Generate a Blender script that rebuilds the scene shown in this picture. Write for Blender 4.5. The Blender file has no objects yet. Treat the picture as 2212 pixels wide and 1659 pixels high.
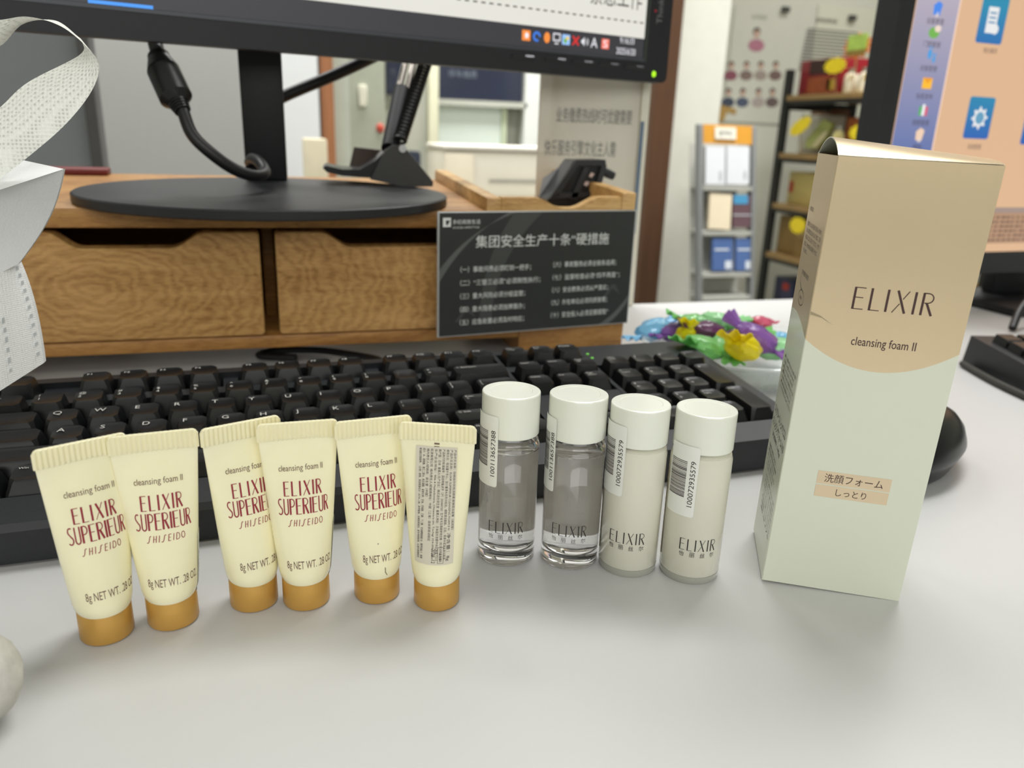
import bpy, bmesh, math, random
from mathutils import Matrix, Vector, noise
random.seed(7)
SC = bpy.context.scene
COL = SC.collection

# ------------------------------------------------------------------ camera, world, lights, exposure
F_PX, IMG_W, IMG_H = 1681.0, 2212.0, 1659.0
PSI, PITCH, ROLL, EYE = math.radians(17.5), math.radians(17.93), math.radians(2.08), 0.18   # metres; desk top is z = 0
def _cam_axes():
    fw = Vector((0, math.cos(PITCH), -math.sin(PITCH))); r0 = Vector((1, 0, 0)); u0 = r0.cross(fw)
    rr = r0 * math.cos(ROLL) + u0 * math.sin(ROLL); uu = u0 * math.cos(ROLL) - r0 * math.sin(ROLL)
    q = Matrix.Rotation(-PSI, 3, 'Z')
    return q @ rr, q @ uu, q @ fw
CR, CU, CF = _cam_axes()
CAM = Vector((0, 0, EYE))
cd = bpy.data.cameras.new('camera'); cam = bpy.data.objects.new('camera', cd); COL.objects.link(cam)
m = Matrix((CR, CU, -CF)).transposed().to_4x4(); m.translation = CAM
cam.matrix_world = m
cd.sensor_width = 36.0; cd.lens = F_PX / IMG_W * 36.0; cd.clip_start = 0.02; cd.clip_end = 50
cd.dof.use_dof = True; cd.dof.focus_distance = 0.325; cd.dof.aperture_fstop = 10.5
SC.camera = cam

SC.view_settings.view_transform = 'Standard'; SC.view_settings.look = 'None'
SC.view_settings.gamma = 1.0; SC.view_settings.use_curve_mapping = False
SC.view_settings.exposure = 0.36
SC.cycles.max_bounces = 24; SC.cycles.transmission_bounces = 24; SC.cycles.diffuse_bounces = 4; SC.cycles.glossy_bounces = 8; SC.cycles.transparent_max_bounces = 12; SC.cycles.caustics_reflective = False
SC.cycles.sample_clamp_indirect = 4.0
try: SC.cycles.use_denoising = True
except Exception: pass
W = bpy.data.worlds.new('world'); SC.world = W; W.use_nodes = True
W.node_tree.nodes['Background'].inputs[0].default_value = (0.9, 0.95, 1.0, 1); W.node_tree.nodes['Background'].inputs[1].default_value = 0.15

def area(name, loc, sx, sy, power, col=(1, 1, 0.99), aim=None, spread=180):
    l = bpy.data.lights.new(name, 'AREA'); l.shape = 'RECTANGLE'; l.size = sx; l.size_y = sy; l.energy = power; l.color = col; l.spread = math.radians(spread)
    o = bpy.data.objects.new(name, l); COL.objects.link(o); o.location = loc
    if aim is not None: o.rotation_euler = (Vector(aim) - Vector(loc)).to_track_quat('-Z', 'Y').to_euler()
    return o
CEIL = 1.95; YF_ = -2.4
area('ceiling_light_desk', (0.85, 0.98, CEIL - 0.03), 1.2, 0.5, 23)
area('ceiling_light_rear', (-0.9, -1.0, CEIL - 0.03), 1.2, 0.6, 6)
area('front_fill_light', (0.1, YF_ + 0.05, 0.95), 3.6, 1.5, 43, (1, 1, 0.99), (0.1, 1.0, 0.35))  # unseen fill added behind the camera to brighten the front faces
area('ceiling_light_hall', (0.75, 2.75, CEIL - 0.03), 1.6, 0.5, 34, spread=120)
area('ceiling_light_shop', (2.0, 1.75, CEIL - 0.03), 0.9, 0.6, 24, spread=105)
area('fill_light_notices', (2.75, 2.75, CEIL - 0.03), 0.8, 0.5, 10, spread=120)  # extra unseen lamp added to brighten the notice wall
area('ceiling_light_left', (-0.55, 1.72, CEIL - 0.03), 0.9, 0.4, 14, spread=105)

# ------------------------------------------------------------------ helpers: where a sight line meets a real plane
def ray(x, y): return CF + CR * ((x - IMG_W / 2) / F_PX) - CU * ((y - IMG_H / 2) / F_PX)
def onz(x, y, z=0.0):
    d = ray(x, y); return CAM + d * ((z - EYE) / d.z)
def at(x, y, Y):
    d = ray(x, y); return CAM + d * (Y / d.y)

# ------------------------------------------------------------------ materials
def lin(c):
    return tuple(((v / 255) / 12.92 if v / 255 <= 0.04045 else ((v / 255 + 0.055) / 1.055) ** 2.4) for v in c) + (1.0,)
MATS = {}
def mat(name, rgb, rough=0.5, metal=0.0, var=0.06, scale=30.0, bump=0.0, bscale=400.0, coat=0.0, emit=0.0, trans=0.0, ior=1.45, alpha=1.0, spec=0.5, sss=0.0, stretch=None):
    if name in MATS: return MATS[name]
    m = bpy.data.materials.new(name); m.use_nodes = True; nt = m.node_tree; b = nt.nodes['Principled BSDF']
    c = lin(rgb)
    b.inputs['Roughness'].default_value = rough; b.inputs['Metallic'].default_value = metal
    b.inputs['Coat Weight'].default_value = coat; b.inputs['IOR'].default_value = ior
    b.inputs['Transmission Weight'].default_value = trans; b.inputs['Alpha'].default_value = alpha
    b.inputs['Specular IOR Level'].default_value = spec
    if sss > 0:
        b.inputs['Subsurface Weight'].default_value = sss; b.inputs['Subsurface Radius'].default_value = (0.004, 0.0035, 0.0028); b.inputs['Subsurface Scale'].default_value = 1.0
    b.inputs['Base Color'].default_value = c
    if var > 0 and trans == 0:
        tc = nt.nodes.new('ShaderNodeTexCoord'); mp = nt.nodes.new('ShaderNodeMapping'); n = nt.nodes.new('ShaderNodeTexNoise'); n.inputs['Scale'].default_value = scale; n.inputs['Detail'].default_value = 4
        if stretch: mp.inputs['Scale'].default_value = stretch
        r = nt.nodes.new('ShaderNodeValToRGB')
        r.color_ramp.elements[0].position = 0.3; r.color_ramp.elements[1].position = 0.7
        r.color_ramp.elements[0].color = tuple(max(0, v * (1 - var)) for v in c[:3]) + (1,); r.color_ramp.elements[1].color = tuple(min(1, v * (1 + var)) for v in c[:3]) + (1,)
        nt.links.new(tc.outputs['Object'], mp.inputs['Vector']); nt.links.new(mp.outputs['Vector'], n.inputs['Vector'])
        nt.links.new(n.outputs['Fac'], r.inputs['Fac']); nt.links.new(r.outputs['Color'], b.inputs['Base Color'])
    if bump > 0:
        tc2 = nt.nodes.new('ShaderNodeTexCoord'); n2 = nt.nodes.new('ShaderNodeTexNoise'); n2.inputs['Scale'].default_value = bscale; n2.inputs['Detail'].default_value = 2
        bp = nt.nodes.new('ShaderNodeBump'); bp.inputs['Strength'].default_value = bump; bp.inputs['Distance'].default_value = 0.001
        nt.links.new(tc2.outputs['Object'], n2.inputs['Vector']); nt.links.new(n2.outputs['Fac'], bp.inputs['Height']); nt.links.new(bp.outputs['Normal'], b.inputs['Normal'])
    if emit > 0:
        b.inputs['Emission Color'].default_value = c; b.inputs['Emission Strength'].default_value = emit
        b.inputs['Base Color'].default_value = (0.01, 0.01, 0.01, 1)
        for l in list(nt.links):
            if l.to_socket == b.inputs['Base Color']: nt.links.remove(l)
    MATS[name] = m; return m

def trans_mat(name, rgb, k=0.5, var=0.04, scale=200.0, stretch=None, rough=0.6, coat=0.0):
    m = mat(name, rgb, rough, coat=coat, var=var, scale=scale, stretch=stretch); nt = m.node_tree
    if 'Translucent BSDF' in nt.nodes: return m
    b = nt.nodes['Principled BSDF']; t = nt.nodes.new('ShaderNodeBsdfTranslucent'); t.inputs[0].default_value = lin(rgb); x = nt.nodes.new('ShaderNodeMixShader'); x.inputs[0].default_value = k
    nt.links.new(b.outputs[0], x.inputs[1]); nt.links.new(t.outputs[0], x.inputs[2]); nt.links.new(x.outputs[0], nt.nodes['Material Output'].inputs[0]); return m

def wood_mat(name, dark, mid, light, ring=True, scale=1.0, rough=0.45):
    if name in MATS: return MATS[name]
    m = bpy.data.materials.new(name); m.use_nodes = True; nt = m.node_tree; b = nt.nodes['Principled BSDF']; N = nt.nodes.new; L = nt.links.new
    tc = N('ShaderNodeTexCoord'); mp = N('ShaderNodeMapping'); mp.inputs['Scale'].default_value = (14 * scale, 40 * scale, 75 * scale)
    L(tc.outputs['Object'], mp.inputs['Vector'])
    n1 = N('ShaderNodeTexNoise'); n1.inputs['Scale'].default_value = 1.0; n1.inputs['Detail'].default_value = 6; n1.inputs['Distortion'].default_value = 1.4
    L(mp.outputs['Vector'], n1.inputs['Vector'])
    mp2 = N('ShaderNodeMapping'); mp2.inputs['Scale'].default_value = (60 * scale, 100 * scale, 420 * scale); L(tc.outputs['Object'], mp2.inputs['Vector'])
    n2 = N('ShaderNodeTexNoise'); n2.inputs['Scale'].default_value = 1.0; n2.inputs['Detail'].default_value = 4; n2.inputs['Distortion'].default_value = 2.2; L(mp2.outputs['Vector'], n2.inputs['Vector'])
    mx = N('ShaderNodeMath'); mx.operation = 'MULTIPLY_ADD'; L(n1.outputs['Fac'], mx.inputs[0]); mx.inputs[1].default_value = 0.55
    ml = N('ShaderNodeMath'); ml.operation = 'MULTIPLY'; ml.inputs[1].default_value = 0.45; L(n2.outputs['Fac'], ml.inputs[0]); L(ml.outputs[0], mx.inputs[2])
    last = mx
    if ring:
        mp3 = N('ShaderNodeMapping'); mp3.inputs['Location'].default_value = (0.122, 0, -0.108); mp3.inputs['Scale'].default_value = (1.0, 0.2, 1.7); L(tc.outputs['Object'], mp3.inputs['Vector'])
        w = N('ShaderNodeTexWave'); w.wave_type = 'RINGS'; w.rings_direction = 'SPHERICAL'; w.inputs['Scale'].default_value = 34; w.inputs['Distortion'].default_value = 9; w.inputs['Detail'].default_value = 3; w.inputs['Detail Scale'].default_value = 1.6
        L(mp3.outputs['Vector'], w.inputs['Vector'])
        m2 = N('ShaderNodeMath'); m2.operation = 'MULTIPLY_ADD'; L(w.outputs['Fac'], m2.inputs[0]); m2.inputs[1].default_value = 0.14; L(mx.outputs[0], m2.inputs[2]); last = m2
    r = N('ShaderNodeValToRGB'); r.color_ramp.elements[0].position = 0.36; r.color_ramp.elements[0].color = lin(dark); r.color_ramp.elements[1].position = 0.72; r.color_ramp.elements[1].color = lin(light)
    e = r.color_ramp.elements.new(0.53); e.color = lin(mid)
    L(last.outputs[0], r.inputs['Fac']); L(r.outputs['Color'], b.inputs['Base Color']); b.inputs['Roughness'].default_value = rough
    MATS[name] = m; return m

def nonwoven_mat(name, rgb, sc=900.0, strength=0.6, dark=0.82):
    if name in MATS: return MATS[name]
    m = bpy.data.materials.new(name); m.use_nodes = True; nt = m.node_tree; b = nt.nodes['Principled BSDF']; N = nt.nodes.new; L = nt.links.new
    tc = N('ShaderNodeTexCoord'); v = N('ShaderNodeTexVoronoi'); v.inputs['Scale'].default_value = sc; v.inputs['Randomness'].default_value = 0.15
    L(tc.outputs['UV'] if False else tc.outputs['Object'], v.inputs['Vector'])
    r = N('ShaderNodeValToRGB'); c = lin(rgb); r.color_ramp.elements[0].position = 0.18; r.color_ramp.elements[0].color = tuple(x * dark for x in c[:3]) + (1,); r.color_ramp.elements[1].position = 0.42; r.color_ramp.elements[1].color = c
    L(v.outputs['Distance'], r.inputs['Fac']); L(r.outputs['Color'], b.inputs['Base Color'])
    bp = N('ShaderNodeBump'); bp.inputs['Strength'].default_value = strength; bp.inputs['Distance'].default_value = 0.0008
    L(v.outputs['Distance'], bp.inputs['Height']); L(bp.outputs['Normal'], b.inputs['Normal']); b.inputs['Roughness'].default_value = 0.75
    MATS[name] = m; return m

# ------------------------------------------------------------------ mesh builder
_txt = {}
def text_geo(s):
    if s in _txt: return _txt[s]
    cu = bpy.data.curves.new('t', 'FONT'); cu.body = s; cu.size = 1.0; cu.resolution_u = 3
    o = bpy.data.objects.new('t', cu); COL.objects.link(o)
    dg = bpy.context.evaluated_depsgraph_get(); me = o.evaluated_get(dg).to_mesh()
    V = [(v.co.x, v.co.y) for v in me.vertices]; Fc = [tuple(p.vertices) for p in me.polygons]
    o.evaluated_get(dg).to_mesh_clear(); bpy.data.objects.remove(o); bpy.data.curves.remove(cu)
    _txt[s] = (V, Fc); return _txt[s]

def slice_x(V, Fc, n):
    if n <= 1 or not V: return V, Fc
    bm = bmesh.new(); vs = [bm.verts.new((x, y, 0)) for x, y in V]
    for f in Fc:
        try: bm.faces.new([vs[i] for i in f])
        except ValueError: pass
    x0 = min(v[0] for v in V); x1 = max(v[0] for v in V)
    for i in range(1, n):
        g = bm.verts[:] + bm.edges[:] + bm.faces[:]
        bmesh.ops.bisect_plane(bm, geom=g, plane_co=(x0 + (x1 - x0) * i / n, 0, 0), plane_no=(1, 0, 0), dist=1e-7)
    bm.verts.index_update()
    Vo = [(v.co.x, v.co.y) for v in bm.verts]; Fo = [tuple(v.index for v in f.verts) for f in bm.faces]; bm.free(); return Vo, Fo

class MB:
    def __init__(s): s.V = []; s.F = []; s.M = []; s.mats = []
    def mi(s, m):
        if m not in s.mats: s.mats.append(m)
        return s.mats.index(m)
    def add(s, V, Fc, m, T=None):
        b = len(s.V); k = s.mi(m)
        for v in V:
            v = Vector(v); s.V.append(T @ v if T is not None else v)
        for f in Fc: s.F.append(tuple(i + b for i in f)); s.M.append(k)
        return s
    def box(s, x0, x1, y0, y1, z0, z1, m, bev=0.0, T=None):
        if bev <= 0:
            V = [(x, y, z) for z in (z0, z1) for y in (y0, y1) for x in (x0, x1)]
            return s.add(V, [(0, 2, 3, 1), (4, 5, 7, 6), (0, 1, 5, 4), (2, 6, 7, 3), (0, 4, 6, 2), (1, 3, 7, 5)], m, T)
        bm = bmesh.new(); bmesh.ops.create_cube(bm, size=1.0)
        for v in bm.verts: v.co = ((x0 + x1) / 2 + v.co.x * (x1 - x0), (y0 + y1) / 2 + v.co.y * (y1 - y0), (z0 + z1) / 2 + v.co.z * (z1 - z0))
        bmesh.ops.bevel(bm, geom=bm.edges[:], offset=bev, segments=2, profile=0.5, affect='EDGES')
        bm.verts.index_update(); V = [v.co.copy() for v in bm.verts]; Fc = [tuple(v.index for v in f.verts) for f in bm.faces]; bm.free()
        return s.add(V, Fc, m, T)
    def lathe(s, prof, m, n=48, T=None, cx=0, cy=0):
        V = []; Fc = []; rings = []
        for r, z in prof:
            if r < 1e-7: rings.append([len(V)]); V.append((cx, cy, z))
            else:
                rings.append(list(range(len(V), len(V) + n)))
                V += [(cx + r * math.cos(2 * math.pi * i / n), cy + r * math.sin(2 * math.pi * i / n), z) for i in range(n)]
        for a, b in zip(rings, rings[1:]):
            for i in range(n):
                j = (i + 1) % n
                if len(a) == 1 and len(b) == 1: break
                if len(a) == 1: Fc.append((a[0], b[j], b[i]))
                elif len(b) == 1: Fc.append((a[i], a[j], b[0]))
                else: Fc.append((a[i], a[j], b[j], b[i]))
        return s.add(V, Fc, m, T)
    def cyl(s, p, q, r, m, n=16, r2=None, T=None):
        p = Vector(p); q = Vector(q); d = (q - p); L = d.length; R = d.to_track_quat('Z', 'Y').to_matrix().to_4x4(); R.translation = p
        r2 = r if r2 is None else r2
        return s.lathe([(0, 0), (r, 0), (r2, L), (0, L)], m, n, (T @ R) if T is not None else R)
    def tube(s, pts, r, m, n=10, sub=6, T=None, flat=None):
        P = [Vector(p) for p in pts]
        if sub > 1 and len(P) > 2:
            Q = []
            for i in range(len(P) - 1):
                a = P[max(i - 1, 0)]; b = P[i]; c = P[i + 1]; d = P[min(i + 2, len(P) - 1)]
                for k in range(sub):
                    t = k / sub; Q.append(0.5 * ((2 * b) + (c - a) * t + (2 * a - 5 * b + 4 * c - d) * t * t + (3 * b - a - 3 * c + d) * t ** 3))
            Q.append(P[-1]); P = Q
        V = []; Fc = []; up = Vector((0, 0, 1)); prev = None
        for i, p in enumerate(P):
            t = (P[min(i + 1, len(P) - 1)] - P[max(i - 1, 0)]).normalized()
            if prev is None: x = t.orthogonal().normalized()
            else:
                x = prev - t * prev.dot(t); x = x.normalized() if x.length > 1e-6 else t.orthogonal().normalized()
            prev = x; y = t.cross(x); rad = r(i / (len(P) - 1)) if callable(r) else r
            V += [p + x * (rad * math.cos(2 * math.pi * k / n)) + y * (rad * math.sin(2 * math.pi * k / n)) for k in range(n)]
        for i in range(len(P) - 1):
            for k in range(n):
                j = (k + 1) % n; Fc.append((i * n + k, i * n + j, (i + 1) * n + j, (i + 1) * n + k))
        Fc.append(tuple(reversed(range(n)))); Fc.append(tuple(range((len(P) - 1) * n, len(P) * n)))
        return s.add(V, Fc, m, T)
    def prism(s, o2, fn0, fn1, m, cap=True):
        n = len(o2); V = [fn0(*p) for p in o2] + [fn1(*p) for p in o2]
        Fc = [(i, (i + 1) % n, n + (i + 1) % n, n + i) for i in range(n)]
        if cap: Fc += [tuple(reversed(range(n))), tuple(range(n, 2 * n))]
        return s.add(V, Fc, m)
    def poly(s, pts, m, T=None): return s.add(pts, [tuple(range(len(pts)))], m, T)
    def grid(s, fn, nu, nv, m, T=None, closed=False):
        V = [fn(i / nu, j / nv) for j in range(nv + 1) for i in range(nu + 1)]
        Fc = [(j * (nu + 1) + i, j * (nu + 1) + i + 1, (j + 1) * (nu + 1) + i + 1, (j + 1) * (nu + 1) + i) for j in range(nv) for i in range(nu)]
        return s.add(V, Fc, m, T)
    def ball(s, c, r, m, nu=20, nv=12, fn=None, T=None):
        V = []; Fc = []
        for j in range(nv + 1):
            a = math.pi * j / nv
            for i in range(nu):
                b = 2 * math.pi * i / nu; d = Vector((math.sin(a) * math.cos(b), math.sin(a) * math.sin(b), -math.cos(a)))
                k = fn(d) if fn else 1.0
                V.append((c[0] + d.x * r[0] * k, c[1] + d.y * r[1] * k, c[2] + d.z * r[2] * k))
        for j in range(nv):
            for i in range(nu):
                k = (i + 1) % nu; Fc.append((j * nu + i, j * nu + k, (j + 1) * nu + k, (j + 1) * nu + i))
        return s.add(V, Fc, m, T)
    def text(s, t, fn, m, box=None, at=None, size=None, slices=1):
        V, Fc = text_geo(t)
        if not V: return s
        V, Fc = slice_x(V, Fc, slices)
        xs = [v[0] for v in V]; ys = [v[1] for v in V]
        if box:
            x0, y0, x1, y1 = box; sx = (x1 - x0) / max(1e-9, max(xs) - min(xs)); sy = (y1 - y0) / max(1e-9, max(ys) - min(ys))
            P = [(x0 + (x - min(xs)) * sx, y0 + (y - min(ys)) * sy) for x, y in V]
        else: P = [(at[0] + x * size, at[1] + y * size) for x, y in V]
        return s.add([fn(*p) for p in P], Fc, m)
    def strokes(s, word, fn, m, box, seg=1, bold=1.0, gap=0.16):
        x0, y0, x1, y1 = box; adv = 0; items = []
        for ch in word:
            w, st = GLYPH[ch]; items.append((adv, st)); adv += w + gap
        tot = adv - gap; sx = (x1 - x0) / tot; sy = (y1 - y0)
        for ox, st in items:
            for pts, wd in st:
                for k in range(len(pts) - 1):
                    (ax, ay), (bx, by) = pts[k], pts[k + 1]
                    A = Vector((x0 + (ox + ax) * sx, y0 + ay * sy)); B = Vector((x0 + (ox + bx) * sx, y0 + by * sy)); d = (B - A)
                    if d.length < 1e-9: continue
                    nrm = Vector((-d.y, d.x)).normalized() * (wd * bold * 0.5 * sy); e = d.normalized() * (wd * 0.12 * sy if len(pts) > 2 else 0)
                    A = A - e; B = B + e; q = max(1, seg)
                    for j in range(q):
                        a = A.lerp(B, j / q); b = A.lerp(B, (j + 1) / q)
                        s.add([fn(*(a - nrm)), fn(*(b - nrm)), fn(*(b + nrm)), fn(*(a + nrm))], [(0, 1, 2, 3)], m)
        return s
    def build(s, name, parent=None, sharp=35, label=None, local=False, kind=None):
        me = bpy.data.meshes.new(name); V = s.V
        if parent is not None and not local:
            inv = ROOTM[parent.name].inverted(); V = [inv @ v for v in V]
        me.from_pydata([tuple(v) for v in V], [], s.F); me.update()
        for mm in s.mats: me.materials.append(mm)
        me.polygons.foreach_set('material_index', s.M); me.validate()
        if sharp:
            me.shade_smooth(); me.set_sharp_from_angle(angle=math.radians(sharp))
        o = bpy.data.objects.new(name, me); COL.objects.link(o)
        if parent is not None: o.parent = parent; ROOTM[o.name] = ROOTM[parent.name]
        if label: o['label'] = label
        if kind: o['kind'] = kind
        return o

ROOTM = {}
def thing(name, label, cat, loc=(0, 0, 0), rot=None, group=None):
    o = bpy.data.objects.new(name, None); COL.objects.link(o); o.empty_display_size = 0.01
    M = (rot.to_4x4() if rot is not None else Matrix.Identity(4)); M.translation = Vector(loc); o.matrix_world = M
    ROOTM[o.name] = M.copy(); o['label'] = label; o['category'] = cat
    if group: o['group'] = group
    return o
def tag(o, label, cat, group=None):
    o['label'] = label; o['category'] = cat
    if group: o['group'] = group
    return o
def struct(o): o['kind'] = 'structure'; return o
def RZ(d): return Matrix.Rotation(math.radians(d), 3, 'Z')
def RX(d): return Matrix.Rotation(math.radians(d), 3, 'X')
def M4(R, loc): M = R.to_4x4(); M.translation = Vector(loc); return M
def arc(cx, cy, rx, ry, a0, a1, n): return [(cx + rx * math.cos(math.radians(a0 + (a1 - a0) * i / n)), cy + ry * math.sin(math.radians(a0 + (a1 - a0) * i / n))) for i in range(n + 1)]

# letters of the slim high-contrast capitals used on the packaging: (width, [(polyline, stroke width)])
TK, TN = 0.105, 0.04
GLYPH = {
 'E': (0.46, [([(0.05, 0), (0.05, 1)], TK), ([(0.05, 0.98), (0.46, 0.98)], TN), ([(0.05, 0.54), (0.40, 0.54)], TN), ([(0.05, 0.02), (0.46, 0.02)], TN)]),
 'L': (0.44, [([(0.05, 0), (0.05, 1)], TK), ([(0.05, 0.02), (0.44, 0.02)], TN)]),
 'I': (0.11, [([(0.055, 0), (0.055, 1)], TK)]),
 'X': (0.56, [([(0.10, 1), (0.49, 0)], TK), ([(0.55, 1), (0.34, 0.62)], TN), ([(0.24, 0.42), (0.0, 0)], TN)]),
 'R': (0.50, [([(0.05, 0), (0.05, 1)], TK), ([(0.05, 0.98)] + arc(0.22, 0.765, 0.21, 0.215, 90, -90, 10) + [(0.12, 0.55)], 0.05), ([(0.20, 0.55), (0.46, 0)], TK)]),
 'P': (0.44, [([(0.05, 0), (0.05, 1)], TK), ([(0.05, 0.98)] + arc(0.2, 0.74, 0.22, 0.24, 90, -90, 10) + [(0.12, 0.5)], 0.06)]),
 'S': (0.46, [(arc(0.25, 0.78, 0.19, 0.21, 55, 200, 10) + [(0.14, 0.62), (0.34, 0.42)] + arc(0.22, 0.24, 0.22, 0.23, 40, -140, 12), 0.075)]),
 'U': (0.46, [([(0.05, 1), (0.05, 0.24)] + arc(0.24, 0.22, 0.19, 0.21, 180, 360, 12) + [(0.43, 1)], 0.075)]),
 'H': (0.52, [([(0.18, 1), (0.04, 0)], 0.085), ([(0.54, 1), (0.40, 0)], 0.085), ([(0.1, 0.5), (0.47, 0.5)], 0.06)]),
 's': (0.62, [([(0.66, 0.96), (0.54, 0.98), (0.44, 0.86), (0.36, 0.5), (0.26, 0.14), (0.12, -0.02), (-0.04, 0.04)], 0.085)]),
 'i': (0.18, [([(0.19, 1), (0.05, 0)], 0.085)]),
 'e': (0.46, [([(0.19, 1), (0.05, 0)], 0.085), ([(0.19, 0.97), (0.52, 0.97)], 0.07), ([(0.12, 0.52), (0.43, 0.52)], 0.06), ([(0.05, 0.03), (0.4, 0.03)], 0.07)]),
 'd': (0.56, [([(0.19, 1), (0.05, 0)], 0.085), ([(0.19, 0.97)] + arc(0.3, 0.5, 0.27, 0.47, 80, -90, 12) + [(0.05, 0.03)], 0.075)]),
 'o': (0.62, [(arc(0.33, 0.5, 0.27, 0.47, 0, 360, 20), 0.08)]),
}

# ------------------------------------------------------------------ large structure: room shell
M_wall = mat('wall_paint', (206, 206, 192), 0.85, var=0.02, scale=3)
M_wallg = mat('wall_paint_grey', (176, 176, 172), 0.8, var=0.02, scale=3)
M_ceil = mat('ceiling_paint', (225, 225, 220), 0.9, var=0.02)
M_floor = mat('floor_tile', (150, 148, 140), 0.5, var=0.06, scale=4)
M_trim = mat('brown_wood_trim', (86, 58, 38), 0.5, var=0.15, scale=6, stretch=(20, 20, 1))
M_trim2 = mat('tan_wood_trim', (168, 112, 74), 0.5, var=0.1, scale=6, stretch=(20, 20, 1))
def slab(name, x0, x1, y0, y1, z0, z1, m): b = MB(); b.box(x0, x1, y0, y1, z0, z1, m); return struct(b.build(name, sharp=0))
XL, XR, YF, YB, ZF = -2.6, 4.6, -2.4, 3.6, -0.74
slab('floor', XL, XR, YF, YB, ZF - 0.1, ZF, M_floor)
slab('ceiling', XL, XR, YF, YB, CEIL, CEIL + 0.1, M_ceil)
slab('wall_back', XL, XR, YB, YB + 0.1, ZF, CEIL, M_wall)
slab('wall_front', XL, XR, YF - 0.1, YF, ZF, CEIL, M_wall)
slab('wall_left', XL - 0.1, XL, YF, YB, ZF, CEIL, M_wall)
slab('wall_right', XR, XR + 0.1, YF, YB, ZF, CEIL, M_wall)
# partition wall behind the desk on the left, with a tan door frame at its end
YP = 2.2
xa = at(512, 250, YP).x; xb = at(694, 250, YP).x; xc = at(721, 250, YP).x; xd = at(757, 250, YP).x; xe = at(830, 250, YP).x
slab('wall_middle', XL, xb, YP, YP + 0.12, ZF, CEIL, M_wallg)
slab('trim_1', xb, xc, YP - 0.02, YP + 0.14, ZF, CEIL, M_trim2)
slab('trim_2', xc + 0.002, xd, YP + 0.02, YP + 0.12, ZF, CEIL, mat('pale_green_jamb', (196, 204, 190), 0.6, var=0.03))
# white column with a brown wood edge on the right
YC = 2.45
x0 = at(1412, 500, YC).x; x1 = at(1440, 500, YC).x; x2 = at(1570, 100, YC).x; x1 = at(1442, 300, YC).x; x0 = at(1396, 300, YC).x
slab('trim_3', x0, x1, YC - 0.03, YC + 0.14, ZF, CEIL, M_trim)
slab('wall_column', x1 + 0.001, x2, YC, YB - 0.002, ZF, CEIL, mat('column_paint', (214, 214, 202), 0.8, var=0.02))

# ------------------------------------------------------------------ desk
M_desk = mat('white_laminate', (206, 206, 205), 0.38, var=0.015, scale=12, spec=0.4)
t = thing('office_desk', 'white laminate office desk holding the cosmetics, keyboard and screens', 'desk', (0.3, 0.25, ZF))
b = MB(); b.box(-0.75, 1.55, -0.55, 0.787, -0.028, 0.0, M_desk, 0.002); b.build('desktop', t)
for x in (-0.7, 0.4, 1.47):
    b = MB(); b.box(x, x + 0.03, -0.45, 0.72, ZF, -0.028, M_desk, 0.002); b.build('leg_panel', t)

# ------------------------------------------------------------------ six foam tubes
M_cream = mat('cream_plastic', (252, 245, 208), 0.27, var=0.02, scale=60, sss=0.25, spec=0.5, coat=0.25)
M_crimp = mat('cream_crimp', (246, 238, 198), 0.36, var=0.03, scale=60, sss=0.2)
M_gold = mat('gold_plastic', (206, 160, 82), 0.33, metal=0.3, var=0.06, scale=40)
M_red = mat('crimson_print', (150, 42, 56), 0.5, var=0)
M_brownink = mat('brown_print', (112, 84, 72), 0.5, var=0)
M_ink = mat('dark_print', (50, 46, 44), 0.5, var=0)
M_stick = mat('sticker_paper', (238, 239, 232), 0.6, var=0.02)
M_label = mat('back_label_film', (216, 210, 192), 0.6, var=0.02)
TB_Z0, TB_Z1 = 0.0118, 0.0692
def tube_ab(z):
    u = min(1.0, max(0.0, (z - TB_Z0) / (TB_Z1 - TB_Z0)))
    a = 0.0094 + 0.0048 * u ** 0.85; bb = 0.0094 * (1 - u ** 1.25) + 0.0008
    if u < 0.05:
        k = 0.93 + 0.07 * math.sqrt(u / 0.05); a *= k; bb *= k
    return a, bb
def tube_pt(s_, z, off=0.00006):
    a, bb = tube_ab(z); x = a * math.sin(max(-1.5, min(1.5, s_ / a))); y = -bb * math.sqrt(max(0, 1 - (x / a) ** 2))
    n = Vector((x / a ** 2, y / max(bb, 1e-4) ** 2)).normalized() if bb > 0.001 else Vector((0, -1))
    return Vector((x + n.x * off, y + n.y * off, z))
BACK_LINES = ['产品中文名称：怡丽丝尔优悦活颜柔滑弹润洁面膏（滋润型）', '产品外文名称：ELIXIR SUPERIEUR CLEANSING FOAM II N', '使用方法：取适量于手心，加少量清水后充分起泡，细致清洁面部。之后，用清水或温水充分洗净。',
 '产品执行的标准编号：国妆网备进字（沪）2024007202  生产批号及限期使用日期（年/月）：见包装', '原产国：日本  备案人/生产企业：株式会社资生堂  备案人地址：日本国东京都中央区银座 7-5-5', '生产企业地址：906-4 Nakadawara, Ohtawara-shi, Tochigi 324-0062, Japan',
 '投资有限公司  境内责任人/经销商地址：中国（上海）自由贸易试验区', '境内责任人/经销商：资生堂（中国）', '成分：水、硬脂酸、聚乙二醇-8、肉豆蔻酸、氢氧化钾、甘油、月桂酸、乙醇、丁二醇、甘油硬脂酸酯 SE、聚季铵盐-7、香精',
 '椰油酰甘氨酸钾、（日用）香精、其他微量成分：EDTA 二钠、苯甲酸钠、水解胶原蛋白、麦冬根提取物、红景天根提取物']
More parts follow.
